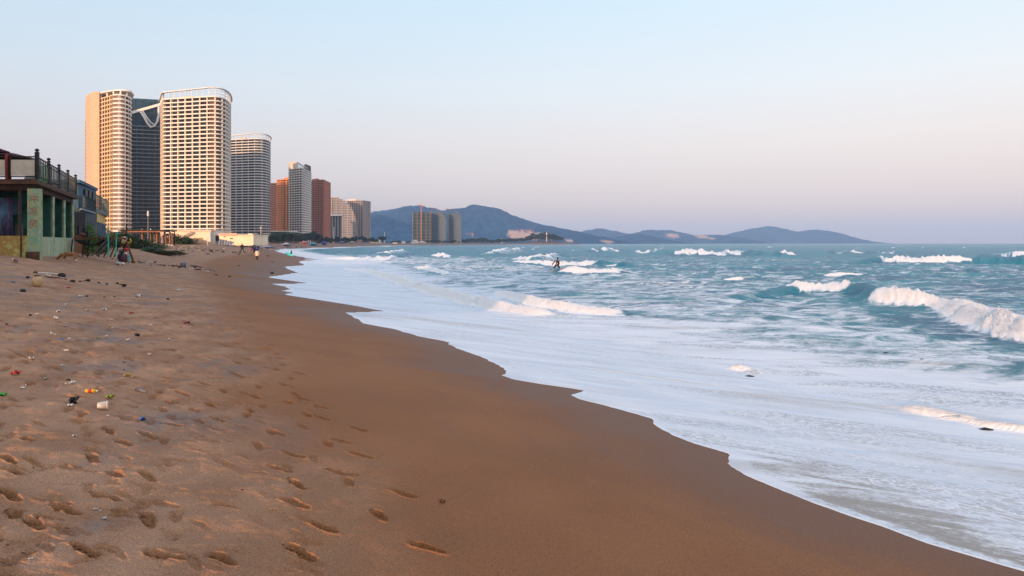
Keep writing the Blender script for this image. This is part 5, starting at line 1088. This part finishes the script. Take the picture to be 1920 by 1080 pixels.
# ------------------------------------------------------------------ people
skin = mat('skin', (.40, .22, .15), .6, .08, 9); hair = mat('black_hair', (.012, .010, .010), .6, .2, 20)
def body(joints, edges, m, name='person', loc=(0, 0, 0), rz=0, root=0, lv=2):
    me = bpy.data.meshes.new(name); me.from_pydata([j[:3] for j in joints], edges, []); me.materials.append(m); o = link(name, me, None, loc, (0, 0, rz))
    s = o.modifiers.new('skin', 'SKIN'); s.use_smooth_shade = True
    for i, j in enumerate(joints): me.skin_vertices[0].data[i].radius = (j[3], j[4] if len(j) > 4 else j[3]); me.skin_vertices[0].data[i].use_root = (i == root)
    o.modifiers.new('sub', 'SUBSURF').levels = lv; o.modifiers['sub'].render_levels = lv; return o
def person(loc, rz, label, top, legs, pose='stand', coat=False, h=1.68, long_hair=False, shorts=False, group='people walking on the far beach'):
    s = h/1.75
    st = dict(stand=0, walk=.16, ride=.42)[pose]; bend = .0 if pose != 'ride' else .22
    hip = .92*s-(.14 if pose == 'ride' else 0); lean = .0 if pose != 'ride' else .05
    J = [(0, 0, hip, .13*s, .10*s), (lean, 0, hip+.22*s, .125*s, .09*s), (lean*1.5, 0, hip+.45*s, .155*s, .10*s), (lean*1.8, 0, hip+.57*s, .055*s),
         (lean*2, .01, hip+.66*s, .085*s, .095*s), (lean*2, .01, hip+.77*s, .085*s, .095*s),
         (.10*s, 0, hip-.05, .085*s), (.10*s+st*.6, .02+bend*.3, hip*.53, .06*s), (.12*s+st, -.04, .09, .042*s), (.12*s+st, .12, .04, .04*s),
         (-.10*s, 0, hip-.05, .085*s), (-.10*s-st*.6, .02, hip*.53, .06*s), (-.12*s-st, -.04, .09, .042*s), (-.12*s-st, .12, .04, .04*s)]
    ao = (.24, .30, .36) if pose != 'ride' else (.27, .42, .55)
    kr = .5 if pose == 'ride' else 1
    J += [(ao[0]*.75*s, 0, hip+.48*s, .062*s), (ao[1]*s*max(kr, .7), .02, hip+.22*s, .045*s), (ao[2]*s*.95*kr, .07, hip-.02*s, .036*s), (ao[2]*s*.97*kr, .09, hip-.10*s, .032*s)]
    k2 = 1; kr = .5 if pose == 'ride' else 1
    J += [(-ao[0]*.75*s, 0, hip+.48*s, .062*s), (-ao[1]*s*k2, .02, hip+.22*s, .045*s), (-ao[2]*s*.95*k2, .07, hip-.02*s, .036*s), (-ao[2]*s*.97*k2, .09, hip-.10*s, .032*s)]
    E = [(0, 1), (1, 2), (2, 3), (3, 4), (4, 5), (0, 6), (6, 7), (7, 8), (8, 9), (0, 10), (10, 11), (11, 12), (12, 13), (2, 14), (14, 15), (15, 16), (16, 17), (2, 18), (18, 19), (19, 20), (20, 21)]
    o = body(J, E, skin, 'person', loc, rz); tag(o, label, 'person', group)
    sh_ = MB(); rr = [.20, .19, .16, .17, .22, .20, .08] if not coat else [.27, .25, .20, .19, .23, .21, .09]
    zz = [hip-.10*s, hip, hip+.16*s, hip+.30*s, hip+.46*s, hip+.52*s, hip+.58*s] if not coat else [hip-.22*s, hip-.05, hip+.16*s, hip+.30*s, hip+.46*s, hip+.53*s, hip+.60*s]
    sh_.lathe([(r*s, z) for r, z in zip(rr, zz)], (lean, 0, 0), 14); c = sh_.build('coat' if coat else 'shirt', top, o, smooth=True); c.scale = (1, .68, 1)
    for sg in (1, -1):
        kk = kr if sg > 0 else k2; kk1 = max(kk, .7)
        q = MB(); q.tube((sg*ao[0]*.7*s, 0, hip+.50*s), (sg*ao[1]*s*kk1, .02, hip+.22*s), .075*s, .062*s, 9); q.tube((sg*ao[1]*s*kk1, .02, hip+.22*s), (sg*ao[2]*s*.95*kk, .07, hip+.01*s), .062*s, .05*s, 9); q.build('sleeve', top, o, smooth=True)
        g = MB(); kz = hip*.53; g.tube((sg*.09*s, 0, hip+.02), (sg*(.10*s+st*.6), .02, kz), .115*s, .082*s, 9)
        if not shorts: g.tube((sg*(.10*s+st*.6), .02, kz), (sg*(.12*s+st), -.04, .10), .082*s, .062*s, 9)
        g.build('trouser_leg', legs, o, smooth=True)
        MB().blob((sg*(.12*s+st), .05, .045), .05*s, .12*s, .05*s, 3, .05).build('shoe' if not shorts else 'foot', hair if not shorts else skin, o, smooth=True)
    hm = MB(); hm.blob((lean*2, -.015, hip+.755*s), .105*s, .115*s, .125*s, 2, .06, 12, 8)
    if long_hair: hm.blob((lean*2, -.07, hip+.62*s), .10*s, .06*s, .17*s, 5, .08)
    hm.build('hair', hair, o, smooth=True); return o
creamc = mat('cream_coat', (.70, .58, .46), .8, .06, 5); blackc = mat('black_cloth', (.012, .012, .016), .85, .3, 6); redc = mat('crimson_cloth', (.42, .03, .07), .8, .1, 6); darkb = mat('dark_grey_cloth', (.035, .038, .045), .85, .2, 6)
def stand(px, py, *a, **k): g = on_sand(px, py); g.z -= .01; return person(g, *a, **k)
stand(482, 487.2, R(8), 'person in a cream coat and black trousers seen from behind, nearest of the walkers', creamc, blackc, coat=True, h=1.66, long_hair=True)
stand(454, 472.8, R(20), 'person all in black walking alone left of the group', blackc, darkb, pose='walk', h=1.75)
stand(471.5, 474.2, R(-60), 'small person in crimson beside a person in dark clothes', redc, mat('pink_cloth', (.55, .20, .30), .8, .1, 5), coat=True, h=1.30)
stand(477, 475.8, R(10), 'person in dark grey clothes between the crimson and cream walkers', darkb, blackc, h=1.66)
for i, (px, py, c) in enumerate([(506.5, 468.2, darkb), (513.5, 468.2, mat('brick_cloth', (.30, .12, .09), .8, .1, 5)), (523, 467.3, mat('pale_cloth', (.60, .55, .52), .8, .1, 5)), (540, 466.4, darkb), (544.5, 466.2, mat('blue_cloth', (.08, .14, .32), .8, .1, 5)), (556, 465.8, darkb), (565, 465.3, mat('plum_cloth', (.20, .06, .16), .8, .1, 5)), (577, 464.8, mat('pale_cloth', (.60, .55, .52)))]):
    stand(px, py, rp.uniform(0, 6), 'tiny figure in '+['dark clothes, first past the cream coat', 'brick red, second past the cream coat', 'pale clothes near the white foam', 'dark clothes above the board carrier', 'blue beside a darker figure above the board carrier', 'dark clothes right of the board carrier', 'plum left of the turquoise tent', 'pale clothes by the turquoise tent'][i]+' on the far beach', c, darkb, pose='walk')
def board(name, L, wd, m, loc, rot, label):
    n = 24; v = []; th = .035
    for i in range(n+1):
        t = i/n; wv = wd/2*(math.sin(math.pi*min(1, t*1.02+.0))**.55 if 0 < t < 1 else .02); x = -L/2+L*t; rk = .10*(2*t-1)**4
        v += [(x, -wv, rk), (x, wv, rk), (x, wv*.85, rk+th), (x, -wv*.85, rk+th)]
    f = [(4*i+a, 4*(i+1)+a, 4*(i+1)+(a+1) % 4, 4*i+(a+1) % 4) for i in range(n) for a in range(4)]+[(0, 1, 2, 3), (4*n+3, 4*n+2, 4*n+1, 4*n)]
    o = MB().add(v, f).build(name, m, None, loc, rot); tag(o, label, 'surfboard')
    MB().add([(-L*.40, -.004, -.0), (-L*.30, -.004, 0), (-L*.38, -.004, -.14), (-L*.40, .004, 0), (-L*.30, .004, 0), (-L*.38, .004, -.14)], [(0, 1, 2), (3, 5, 4), (0, 3, 4, 1), (1, 4, 5, 2), (2, 5, 3, 0)]).build('fin', hair, o); return o
wet_s = mat('black_wetsuit', (.008, .008, .010), .45, .2, 6)
ws = sea_pt(1044, 511.5); zs_ = sea_z(ws[0], ws[1])
person((ws[0], ws[1], zs_+.03), R(12), 'surfer in a black spring wetsuit standing astride a board in the shallows', wet_s, wet_s, pose='ride', h=1.74, shorts=True, group='surfers')
board('surfboard', 2.1, .55, mat('pale_board', (.62, .55, .52), .3, .08, 2), (ws[0]+.15, ws[1], zs_-.01), (0, 0, R(4)), 'pale surfboard flat on the water under the standing surfer')
wb = sea_pt(545, 482.5); wb = np.array([P(545, 170)[0], 170.]); zb_ = sea_z(wb[0], wb[1])
person((wb[0]+.15, wb[1], zb_-.12), R(70), 'surfer in black carrying a turquoise board out of the shallows', wet_s, wet_s, pose='walk', h=1.72, group='surfers')
board('surfboard', 1.9, .62, mat('turquoise_board', (.02, .50, .55), .35, .08, 2), (wb[0]-.15, wb[1]-.35, zb_+.72), (R(82), R(22), R(4)), 'turquoise surfboard held under the arm of the wading surfer')
# dog
gd = on_sand(131, 474.5); gd = Vector((P(131, 37.5)[0], 37.5, 0)); gd.z = sand_z(gd.x, gd.y)
tan = mat('tan_fur', (.36, .19, .08), .9, .25, 9, c2=(.16, .08, .04)); palef = mat('cream_fur', (.62, .48, .36), .9, .15, 9)
JD = [(.22, 0, .40, .10, .12), (.0, 0, .38, .10, .11), (-.24, 0, .41, .115, .13), (-.38, 0, .37, .07, .08), (-.48, 0, .26, .065, .07), (-.56, 0, .17, .05, .055), (-.64, 0, .11, .028, .03),
      (-.26, .08, .26, .05), (-.25, .09, .14, .032), (-.26, .09, .03, .03), (-.30, .09, .015, .026), (-.26, -.08, .26, .05), (-.28, -.09, .14, .032), (-.27, -.09, .03, .03), (-.31, -.09, .015, .026),
      (.26, .08, .28, .065), (.20, .09, .17, .038), (.29, .09, .10, .027), (.26, .09, .02, .027), (.22, .09, .015, .024), (.26, -.08, .28, .065), (.22, -.09, .17, .038), (.32, -.09, .10, .027), (.29, -.09, .02, .027), (.25, -.09, .015, .024),
      (.33, 0, .42, .035), (.42, 0, .33, .028), (.47, 0, .22, .018)]
ED = [(0, 1), (1, 2), (2, 3), (3, 4), (4, 5), (5, 6), (2, 7), (7, 8), (8, 9), (9, 10), (2, 11), (11, 12), (12, 13), (13, 14), (0, 15), (15, 16), (16, 17), (17, 18), (18, 19), (0, 20), (20, 21), (21, 22), (22, 23), (23, 24), (0, 25), (25, 26), (26, 27)]
dog = body(JD, ED, tan, 'dog', gd, R(12), 1); tag(dog, 'tan and brown dog with pale legs sniffing the sand beside the pavilion', 'dog')
for y in (.05, -.05): MB().add([(-.53, y, .27), (-.50, y*1.6, .20), (-.47, y, .29), (-.50, y*.6, .25)], [(0, 1, 2), (0, 3, 1), (1, 3, 2), (0, 2, 3)]).build('ear', tan, dog)
for (x, y) in ((-.26, .09), (-.27, -.09), (.27, .09), (.30, -.09)): MB().tube((x, y, .03), (x, y, .13), .034, .038, 8).build('sock', palef, dog)
# rings and bags hung on a pole
g = on_sand(236, 470.5); Yg = 50.0; g = Vector((*P(236, Yg), sand_z(*P(236, Yg))))
e = empty('gear_stand', g, 'leaning tripod of dark boards and bags topped by yellow and white rings', 'stand')
def torus(mb, c, R_, r, nrm=(0, 1, 0), n=18, k=7):
    nv = Vector(nrm).normalized(); a = nv.orthogonal().normalized(); b = nv.cross(a); v = []
    for i in range(n):
        t = 2*math.pi*i/n; d = a*math.cos(t)+b*math.sin(t)
        for j in range(k): u = 2*math.pi*j/k; v.append(Vector(c)+d*(R_+r*math.cos(u))+nv*r*math.sin(u))
    return mb.add(v, [(i*k+j, ((i+1) % n)*k+j, ((i+1) % n)*k+(j+1) % k, i*k+(j+1) % k) for i in range(n) for j in range(k)])
MB().tube((0, 0, 0), (.03, 0, 2.6), .035, n=7).build('pole', iron, e)
for a, b in (((-.42, -.1, 0), (-.02, 0, 1.3)), ((.5, 0, -.02), (.08, 0, 1.25)), ((.62, -.05, 0), (.15, 0, 1.15)), ((-.2, .3, 0), (.05, 0, 1.2))): MB().beam(a, b, .09, .04).build('leg', wood, e)
for i, (c, R_, r, m) in enumerate((((-.12, -.05, 1.55), .19, .05, mat('ring_yellow', (.60, .38, .05), .5, .1, 4)), ((.08, -.1, 1.72), .20, .05, mat('ring_dark', (.03, .03, .025), .6, .2, 4)), ((.02, -.16, 1.60), .14, .045, mat('ring_white', (.62, .56, .50), .5, .1, 4)), ((.22, -.05, 1.5), .15, .045, mat('ring_yellow', (.6, .38, .05))))): torus(MB(), c, R_, r, (.2, 1, .1)).build('float_ring', m, e, smooth=True)
for c, sz, m, nm in (((-.22, -.2, .35), (.22, .16, .34), mat('navy_bag', (.02, .03, .09), .7, .2, 4), 'bag'), ((.02, -.25, .30), (.22, .18, .30), mat('maroon_bag', (.09, .035, .045), .7, .2, 4), 'bag'), ((.28, -.2, .32), (.10, .12, .32), mat('teal_bag', (.12, .32, .34), .6, .2, 4), 'bag'), ((.12, -.15, .92), (.14, .13, .12), mat('red_helmet', (.45, .03, .03), .35, .1, 4), 'helmet'), ((-.22, -.1, .78), (.2, .16, .16), mat('grey_bag', (.10, .08, .10), .7, .2, 4), 'bag'), ((.16, -.3, .66), (.07, .06, .06), white, 'cap')): MB().blob(c, *sz, seed=int(c[0]*50), amp=.15).build(nm, m, e, smooth=True)
# ------------------------------------------------------------------ litter
rl = random.Random(4)
LM = dict(white=mat('white_scrap', (.62, .60, .58), .5, .1, 9), black=mat('black_scrap', (.014, .013, .014), .7, .2, 9), red=mat('red_scrap', (.50, .03, .02), .5, .1, 9), blue=mat('blue_scrap', (.02, .14, .45), .45, .1, 9), yellow=mat('yellow_scrap', (.48, .32, .03), .5, .1, 9), lime=mat('lime_scrap', (.34, .42, .03), .5, .1, 9), green=mat('green_scrap', (.03, .30, .06), .5, .1, 9), brown=mat('brown_scrap', (.10, .06, .04), .9, .2, 9), grey=mat('grey_scrap', (.14, .14, .16), .7, .2, 9), cyan=mat('cyan_scrap', (.25, .55, .55), .5, .1, 9), maroon=mat('maroon_scrap', (.12, .02, .03), .7, .2, 9), pink=mat('pink_scrap', (.55, .15, .25), .6, .1, 9), tan=mat('tan_scrap', (.45, .33, .20), .8, .1, 9))
def scrap_mesh(seed, key, flat=.5):
    r = random.Random(seed); n = 5; b = MB(); hgt = [[r.uniform(0, flat) for _ in range(n)] for _ in range(n)]
    for s in (0, 1):
        for i in range(n):
            for j in range(n):
                k = 1-.35*r.random() if (i in (0, n-1) or j in (0, n-1)) and s == 0 else 1
                b.v.append(((i/(n-1)-.5)*k, (j/(n-1)-.5)*.6*k, hgt[i][j]+s*.03))
    q = n*n
    for i in range(n-1):
        for j in range(n-1): a = i*n+j; b.f += [(a, a+1, a+n+1, a+n), (q+a, q+a+n, q+a+n+1, q+a+1)]
    edge = [(i, 0) for i in range(n)]+[(n-1, j) for j in range(1, n)]+[(i, n-1) for i in range(n-2, -1, -1)]+[(0, j) for j in range(n-2, 0, -1)]
    for k in range(len(edge)): a = edge[k][0]*n+edge[k][1]; c = edge[(k+1) % len(edge)]; c = c[0]*n+c[1]; b.f.append((a, c, q+c, q+a))
    return b.mesh('scrap', LM[key], True)
def litter(name, cat, px, py, me, s, label, group=None, rz=None, sink=0):
    g = on_sand(px, py); s *= 1.08; o = link(name, me, None, (g.x, g.y, g.z-sink+.012*s/.08*.3), (0, 0, rl.uniform(0, 6.3) if rz is None else rz)); o.scale = (s, s, s); return tag(o, label, cat, group)
SCR = {k: [scrap_mesh(i*7+len(k), k) for i in range(3)] for k in LM}
STONE = {k: MB().blob((0, 0, .15), .5, .4, .3, 4, .25).mesh('stone', LM[k], True) for k in ('black', 'brown', 'grey', 'maroon')}
sz = lambda py, px_: px_*2.1/(py-CY)          # a size in metres for a few picture pixels at that row
for px, py in [(151, 556), (164, 580.5), (110, 584), (70, 591), (196, 580), (210, 598), (105, 599), (123, 611), (99, 628), (130, 636), (198, 632), (124, 660), (59, 672.5), (116, 682), (283, 608.5), (212, 613), (317, 637), (355, 521), (335, 545.5), (280, 538), (122, 570.5), (45, 723), (43, 724.5), (125, 722), (136, 720), (132, 762.5), (202, 781), (140, 820), (53, 1020), (180, 951), (188, 957), (196, 970), (56, 1052), (280, 668), (240, 640), (90, 520), (30, 493), (225, 497), (260, 558)]:
    litter('plastic_scrap', 'litter', px, py, rl.choice(SCR['white']), sz(py, rl.uniform(3.5, 9)), 'small crumpled scrap of white plastic on the trampled dry sand', 'scraps of white plastic')
for px, py in [(163, 556), (215, 557), (315, 561), (299, 583), (57, 590.5), (13, 605), (258, 627), (43, 546), (220, 531), (150, 528), (157, 527), (165, 527), (185, 530), (200, 532), (187, 531), (52, 521), (136, 528), (30, 693), (128, 714), (184, 718), (232, 681), (233, 694), (141, 755), (454, 919), (112, 972), (124, 984), (62, 874)]:
    litter('shell_fragment' if False else 'charcoal_lump', 'charcoal', px, py, STONE['black'], sz(py, rl.uniform(3, 6)), 'small black charcoal lump on the trampled dry sand', 'black charcoal lumps', sink=.003)
for i in range(11): litter('bamboo_piece', 'stick', 92+i*3.1, 521+i*.25, STONE['brown'], sz(521, 2.6), 'dark brown chunk in the broken row in front of the white pole', 'row of dark chunks')
one = [('bottle_cap', 'cap', 31, 701.5, 'red', 11, 'flat scarlet lid on the sand at the far left'), ('plastic_scrap', 'litter', 246, 585.5, 'red', 5, 'tiny red scrap behind the trampled patch'), ('plastic_scrap', 'litter', 175.5, 600, 'pink', 4, 'tiny pink scrap left of the red one'),
 ('slipper', 'slipper', 350, 607, 'maroon', 10, 'dark maroon slipper at the end of the trampled sand'), ('plastic_scrap', 'litter', 116.5, 638, 'blue', 4.5, 'tiny royal blue scrap beside white ones'), ('plastic_scrap', 'litter', 25, 532, 'blue', 3.5, 'tiny blue scrap at the far left near the pavilion'),
 ('wrapper', 'wrapper', 195.5, 558, 'yellow', 5, 'small yellow wrapper behind the faint ruts'), ('wrapper', 'wrapper', 239, 705, 'yellow', 10, 'yellow wrapper just above the grey wood piece'), ('wrapper', 'wrapper', 249, 707, 'yellow', 6, 'torn yellow wrapper end right of its larger half'),
 ('wrapper', 'wrapper', 206, 747, 'lime', 12, 'bright lime yellow strip on the sand'), ('plastic_scrap', 'litter', 5, 741, 'green', 9, 'green scrap at the left edge of the frame'), ('bottle_cap', 'cap', 85, 706, 'cyan', 6, 'small pale turquoise cap near the white scraps'),
 ('plastic_scrap', 'litter', 183, 631, 'green', 4, 'tiny green scrap left of the white tatter'), ('bottle_cap', 'cap', 268, 789, 'blue', 12, 'bright blue cap beside the footprints'), ('cloth_rag', 'rag', 139, 755, 'black', 17, 'black rag lying on the sand below the red and yellow can'),
 ('cloth_rag', 'rag', 257, 627.5, 'black', 9, 'small black pointed rag in the middle of the trampled sand'), ('plastic_scrap', 'litter', 128, 541, 'red', 5, 'tiny dull red scrap right of the clay jar'), ('bark_piece', 'bark', 829, 943, 'brown', 12, 'curved dark bark piece alone on the smooth damp sand'),
 ('bark_piece', 'bark', 231, 538, 'black', 8, 'flat dark bark piece right of the black clump')]
for nm, ct, px, py, k, s, lb in one: litter(nm, ct, px, py, SCR[k][0], sz(py, s), lb)
# bottles, cans, sticks
def lathe_obj(name, cat, px, py, prof_, m, label, lying=True, rz=0, parts_=()):
    g = on_sand(px, py); r = max(p[0] for p in prof_); e = empty(name, (g.x, g.y, g.z+(r*.8 if lying else 0)), label, cat, None, rz)
    rot = (0, R(90), 0) if lying else (0, 0, 0); MB().lathe(prof_, n=14).build('body', m, e, rot=rot, smooth=True)
    if name == 'drink_bottle': e.scale = (.72, .72, .72)
    for nm, p, mm in parts_: MB().lathe(p, n=14).build(nm, mm, e, rot=rot, smooth=True)
lathe_obj('drink_bottle', 'bottle', 160, 737, [(.001, 0), (.030, .002), (.032, .02), (.032, .12), (.022, .15), (.012, .165)], LM['yellow'], 'red and yellow crushed drink bottle beside the black rag', True, R(8), [('label_band', [(.0325, .05), (.0325, .10)], LM['red']), ('bottle_cap', [(.013, .166), (.013, .185), (.001, .186)], LM['white'])])
lathe_obj('plastic_cup', 'cup', 183, 768, [(.030, 0), (.033, .004), (.042, .09), (.040, .092), (.031, .01)], mat('clear_cup', (.45, .44, .42), .25, .2, 12), 'crumpled clear plastic cup below the lime strip', True, R(20), [('rim', [(.044, .088), (.044, .095), (.040, .095)], LM['white'])])
lathe_obj('clay_jar', 'jar', 70, 538, [(.06, 0), (.13, .08), (.15, .18), (.10, .28), (.08, .30)], LM['tan'], 'small round tan clay jar below the white pole', False, 0, [('lid', [(.085, .301), (.085, .33), (.01, .34)], LM['brown'])])
lathe_obj('bucket', 'bucket', 338, 500, [(.15, 0), (.20, .36), (.18, .36), (.14, .02)], LM['grey'], 'grey upturned bucket left of the driftwood beam', True, R(30), [('rim', [(.21, .34), (.21, .37), (.19, .37)], LM['grey'])])
def stick(name, cat, p0, p1, r, m, label, group=None, up=.03):
    a = on_sand(*p0); b = on_sand(*p1); a.z += up; b.z += up; mid = (a+b)/2
    o = MB().tube(a-mid, a.lerp(b, .5)-mid+Vector((0, 0, .01)), r, r*.9, 7).tube(a.lerp(b, .5)-mid+Vector((0, 0, .01)), b-mid, r*.9, r*.6, 7).build(name, m, None, mid); return tag(o, label, cat, group)
pal = mat('bleached_wood', (.55, .50, .46), .8, .1, 4); dk = mat('dark_driftwood', (.045, .030, .024), .9, .2, 4)
stick('pole', 'pole', (66, 512), (110, 515.5), .035, pal, 'long whitish pole ending in a black clump'); litter('weed_clump', 'clump', 115, 518, STONE['black'], .27, 'black weedy clump at the right end of the white pole'); litter('weed_clump', 'clump', 66, 512.5, STONE['brown'], .16, 'small brown knob at the left end of the white pole')
stick('driftwood', 'driftwood', (358, 498.5), (379, 502), .07, dk, 'dark driftwood beam right of the grey bucket'); stick('stick', 'stick', (273, 490), (292, 492.5), .04, pal, 'pale stick in the dark weed line'); stick('stick', 'stick', (210, 571.8), (226, 572.6), .012, LM['tan'], 'short yellowish stick beside the white scraps')
stick('driftwood', 'driftwood', (256, 731), (273, 737), .022, LM['grey'], 'flat grey wood piece below the yellow wrapper', up=.012); stick('stick', 'stick', (466, 479.5), (480, 480.3), .05, dk, 'thin dark stick lying behind the person in the cream coat')
for px, py, s, lb in [(510, 513, 9, 'largest dark round rock at the edge of the wet sand'), (502, 480.5, 5, 'dark round rock right of the cream coat walker'), (510, 491.5, 4.5, 'small dark rock on wet sand between two larger ones'), (485, 523.5, 4, 'tiny dark pebble left of the foam tip'), (447, 498.5, 4.5, 'upright dark lump on the beach left of the rocks'),
   (405, 516, 6, 'dark stone where the trampled sand ends'), (430, 519, 6, 'dark flat stone right of the trampled sand'), (420, 514.5, 4, 'tiny dark stone between two flat ones'), (446, 527, 4, 'tiny dark stone on the smooth sand')]:
    litter('rock', 'rock', px, py, STONE['black'], sz(py, s), lb, sink=.01)
# litter band near the walkers and weed line
keys = ['white', 'white', 'brown', 'black', 'grey', 'white', 'tan', 'brown', 'brown', 'tan', 'maroon', 'grey']
for i in range(150):
    t = rl.random(); px = 255+t*225+rl.uniform(-8, 8); py = float(np.interp(px, [240, 300, 360, 420, 480], [462, 464.5, 469, 473, 474]))+rl.gauss(0, 2.6)
    if py < 461.5 or (470 < px < 490 and py > 470): continue
    k = rl.choice(keys); litter('washed_up_scrap', 'litter', px, py, rl.choice(SCR[k]), rl.uniform(.12, .50), k+' piece in the long band of washed-up litter near the walkers', 'band of washed-up litter')
for i in range(70):
    px = 150+i*3.6+rl.uniform(-5, 5); py = float(np.interp(px, [150, 230, 300, 400], [476, 487.5, 497, 508]))+rl.gauss(0, 1.6); k = rl.choice(['grey', 'black', 'brown', 'white', 'grey', 'brown'])
    litter('weed_scrap', 'litter', px, py, rl.choice(SCR[k]), rl.uniform(.08, .28), k+' piece in the diagonal weed line crossing the upper beach', 'diagonal weed line')
for px, py, k, s, lb in [(236, 457, 'white', 0, ''), (260, 460.5, 'white', 2.2, 'large white plastic sheet left of the black log'), (284, 462.5, 'white', 1.2, 'white bag touching the black log'), (266, 460, 'grey', 1.8, 'grey crumpled sheet beside the white one')]:
    if s: litter('plastic_sheet', 'litter', px, py, SCR[k][1], s, lb)
stick('log', 'log', (288, 462.3), (297, 463.2), .22, dk, 'thick black log on the sand below the scrub', up=.12)
g = on_sand(361, 458.5); MB_ = MB().blob((0, 0, 0), 4.5, 3, 1.3, 3, .12, 16, 8).build('sand_heap', mat('heap_sand', (.36, .22, .14), .9, .12, 2), None, (P(361, 160)[0], 160, sand_z(*P(361, 160)))); tag(MB_, 'small heap of orange sand below the dark bush clump', 'sand heap')
# weed and stones drifting in the wash
for px, py, s, lb in [(1849, 797, .32, 'black weed clump in the wash under the low fold of foam'), (1405, 701, .30, 'dark weed clump behind the little foam bump'), (1660, 656, .20, 'dark weed scrap floating in the foam far right'), (1728, 668, .14, 'tiny dark weed scrap right of another one')]:
    q = sea_pt(px, py); Yq = q[1]*.97; xq = (px-CX)/F*Yq; o = MB().blob((0, 0, 0), .6, .35, .14, 3, .3, 12, 6).build('weed_clump', LM['black'], None, (xq, Yq, sea_z(xq, Yq)+.01), smooth=True); o.scale = (s*.6, s*.6, s*.45); tag(o, lb, 'weed')
# a bird far off over the bay
o = MB().add([(-.5, 0, .12), (-.12, .06, .05), (0, .25, 0), (.12, .06, .05), (.5, 0, .12), (0, -.3, 0), (0, 0, -.06)], [(0, 1, 6), (1, 2, 6), (2, 3, 6), (3, 4, 6), (0, 6, 5), (6, 4, 5)]).build('bird', LM['black'], None, (P(1050, 500)[0], 500, Z(406.5, 500))); tag(o, 'tiny dark bird flying over the bay right of the mountain', 'bird')
#@@OE@@
# ------------------------------------------------------------------ haze
def haze():
    m = bpy.data.materials.new('haze'); m.use_nodes = True; n = m.node_tree.nodes; l = m.node_tree.links
    n.remove(n['Principled BSDF']); v = n.new('ShaderNodeVolumePrincipled'); v.inputs['Color'].default_value = (.50, .70, .98, 1)
    v.inputs['Density'].default_value = HAZE; v.inputs['Anisotropy'].default_value = 0.0
    l.new(v.outputs[0], n['Material Output'].inputs['Volume'])
    o = MB().box(-5200, 9200, -120, 12600, -9, 300).build('haze', m); tag(o, kind='stuff'); return o
HAZE = 0.00009
haze()
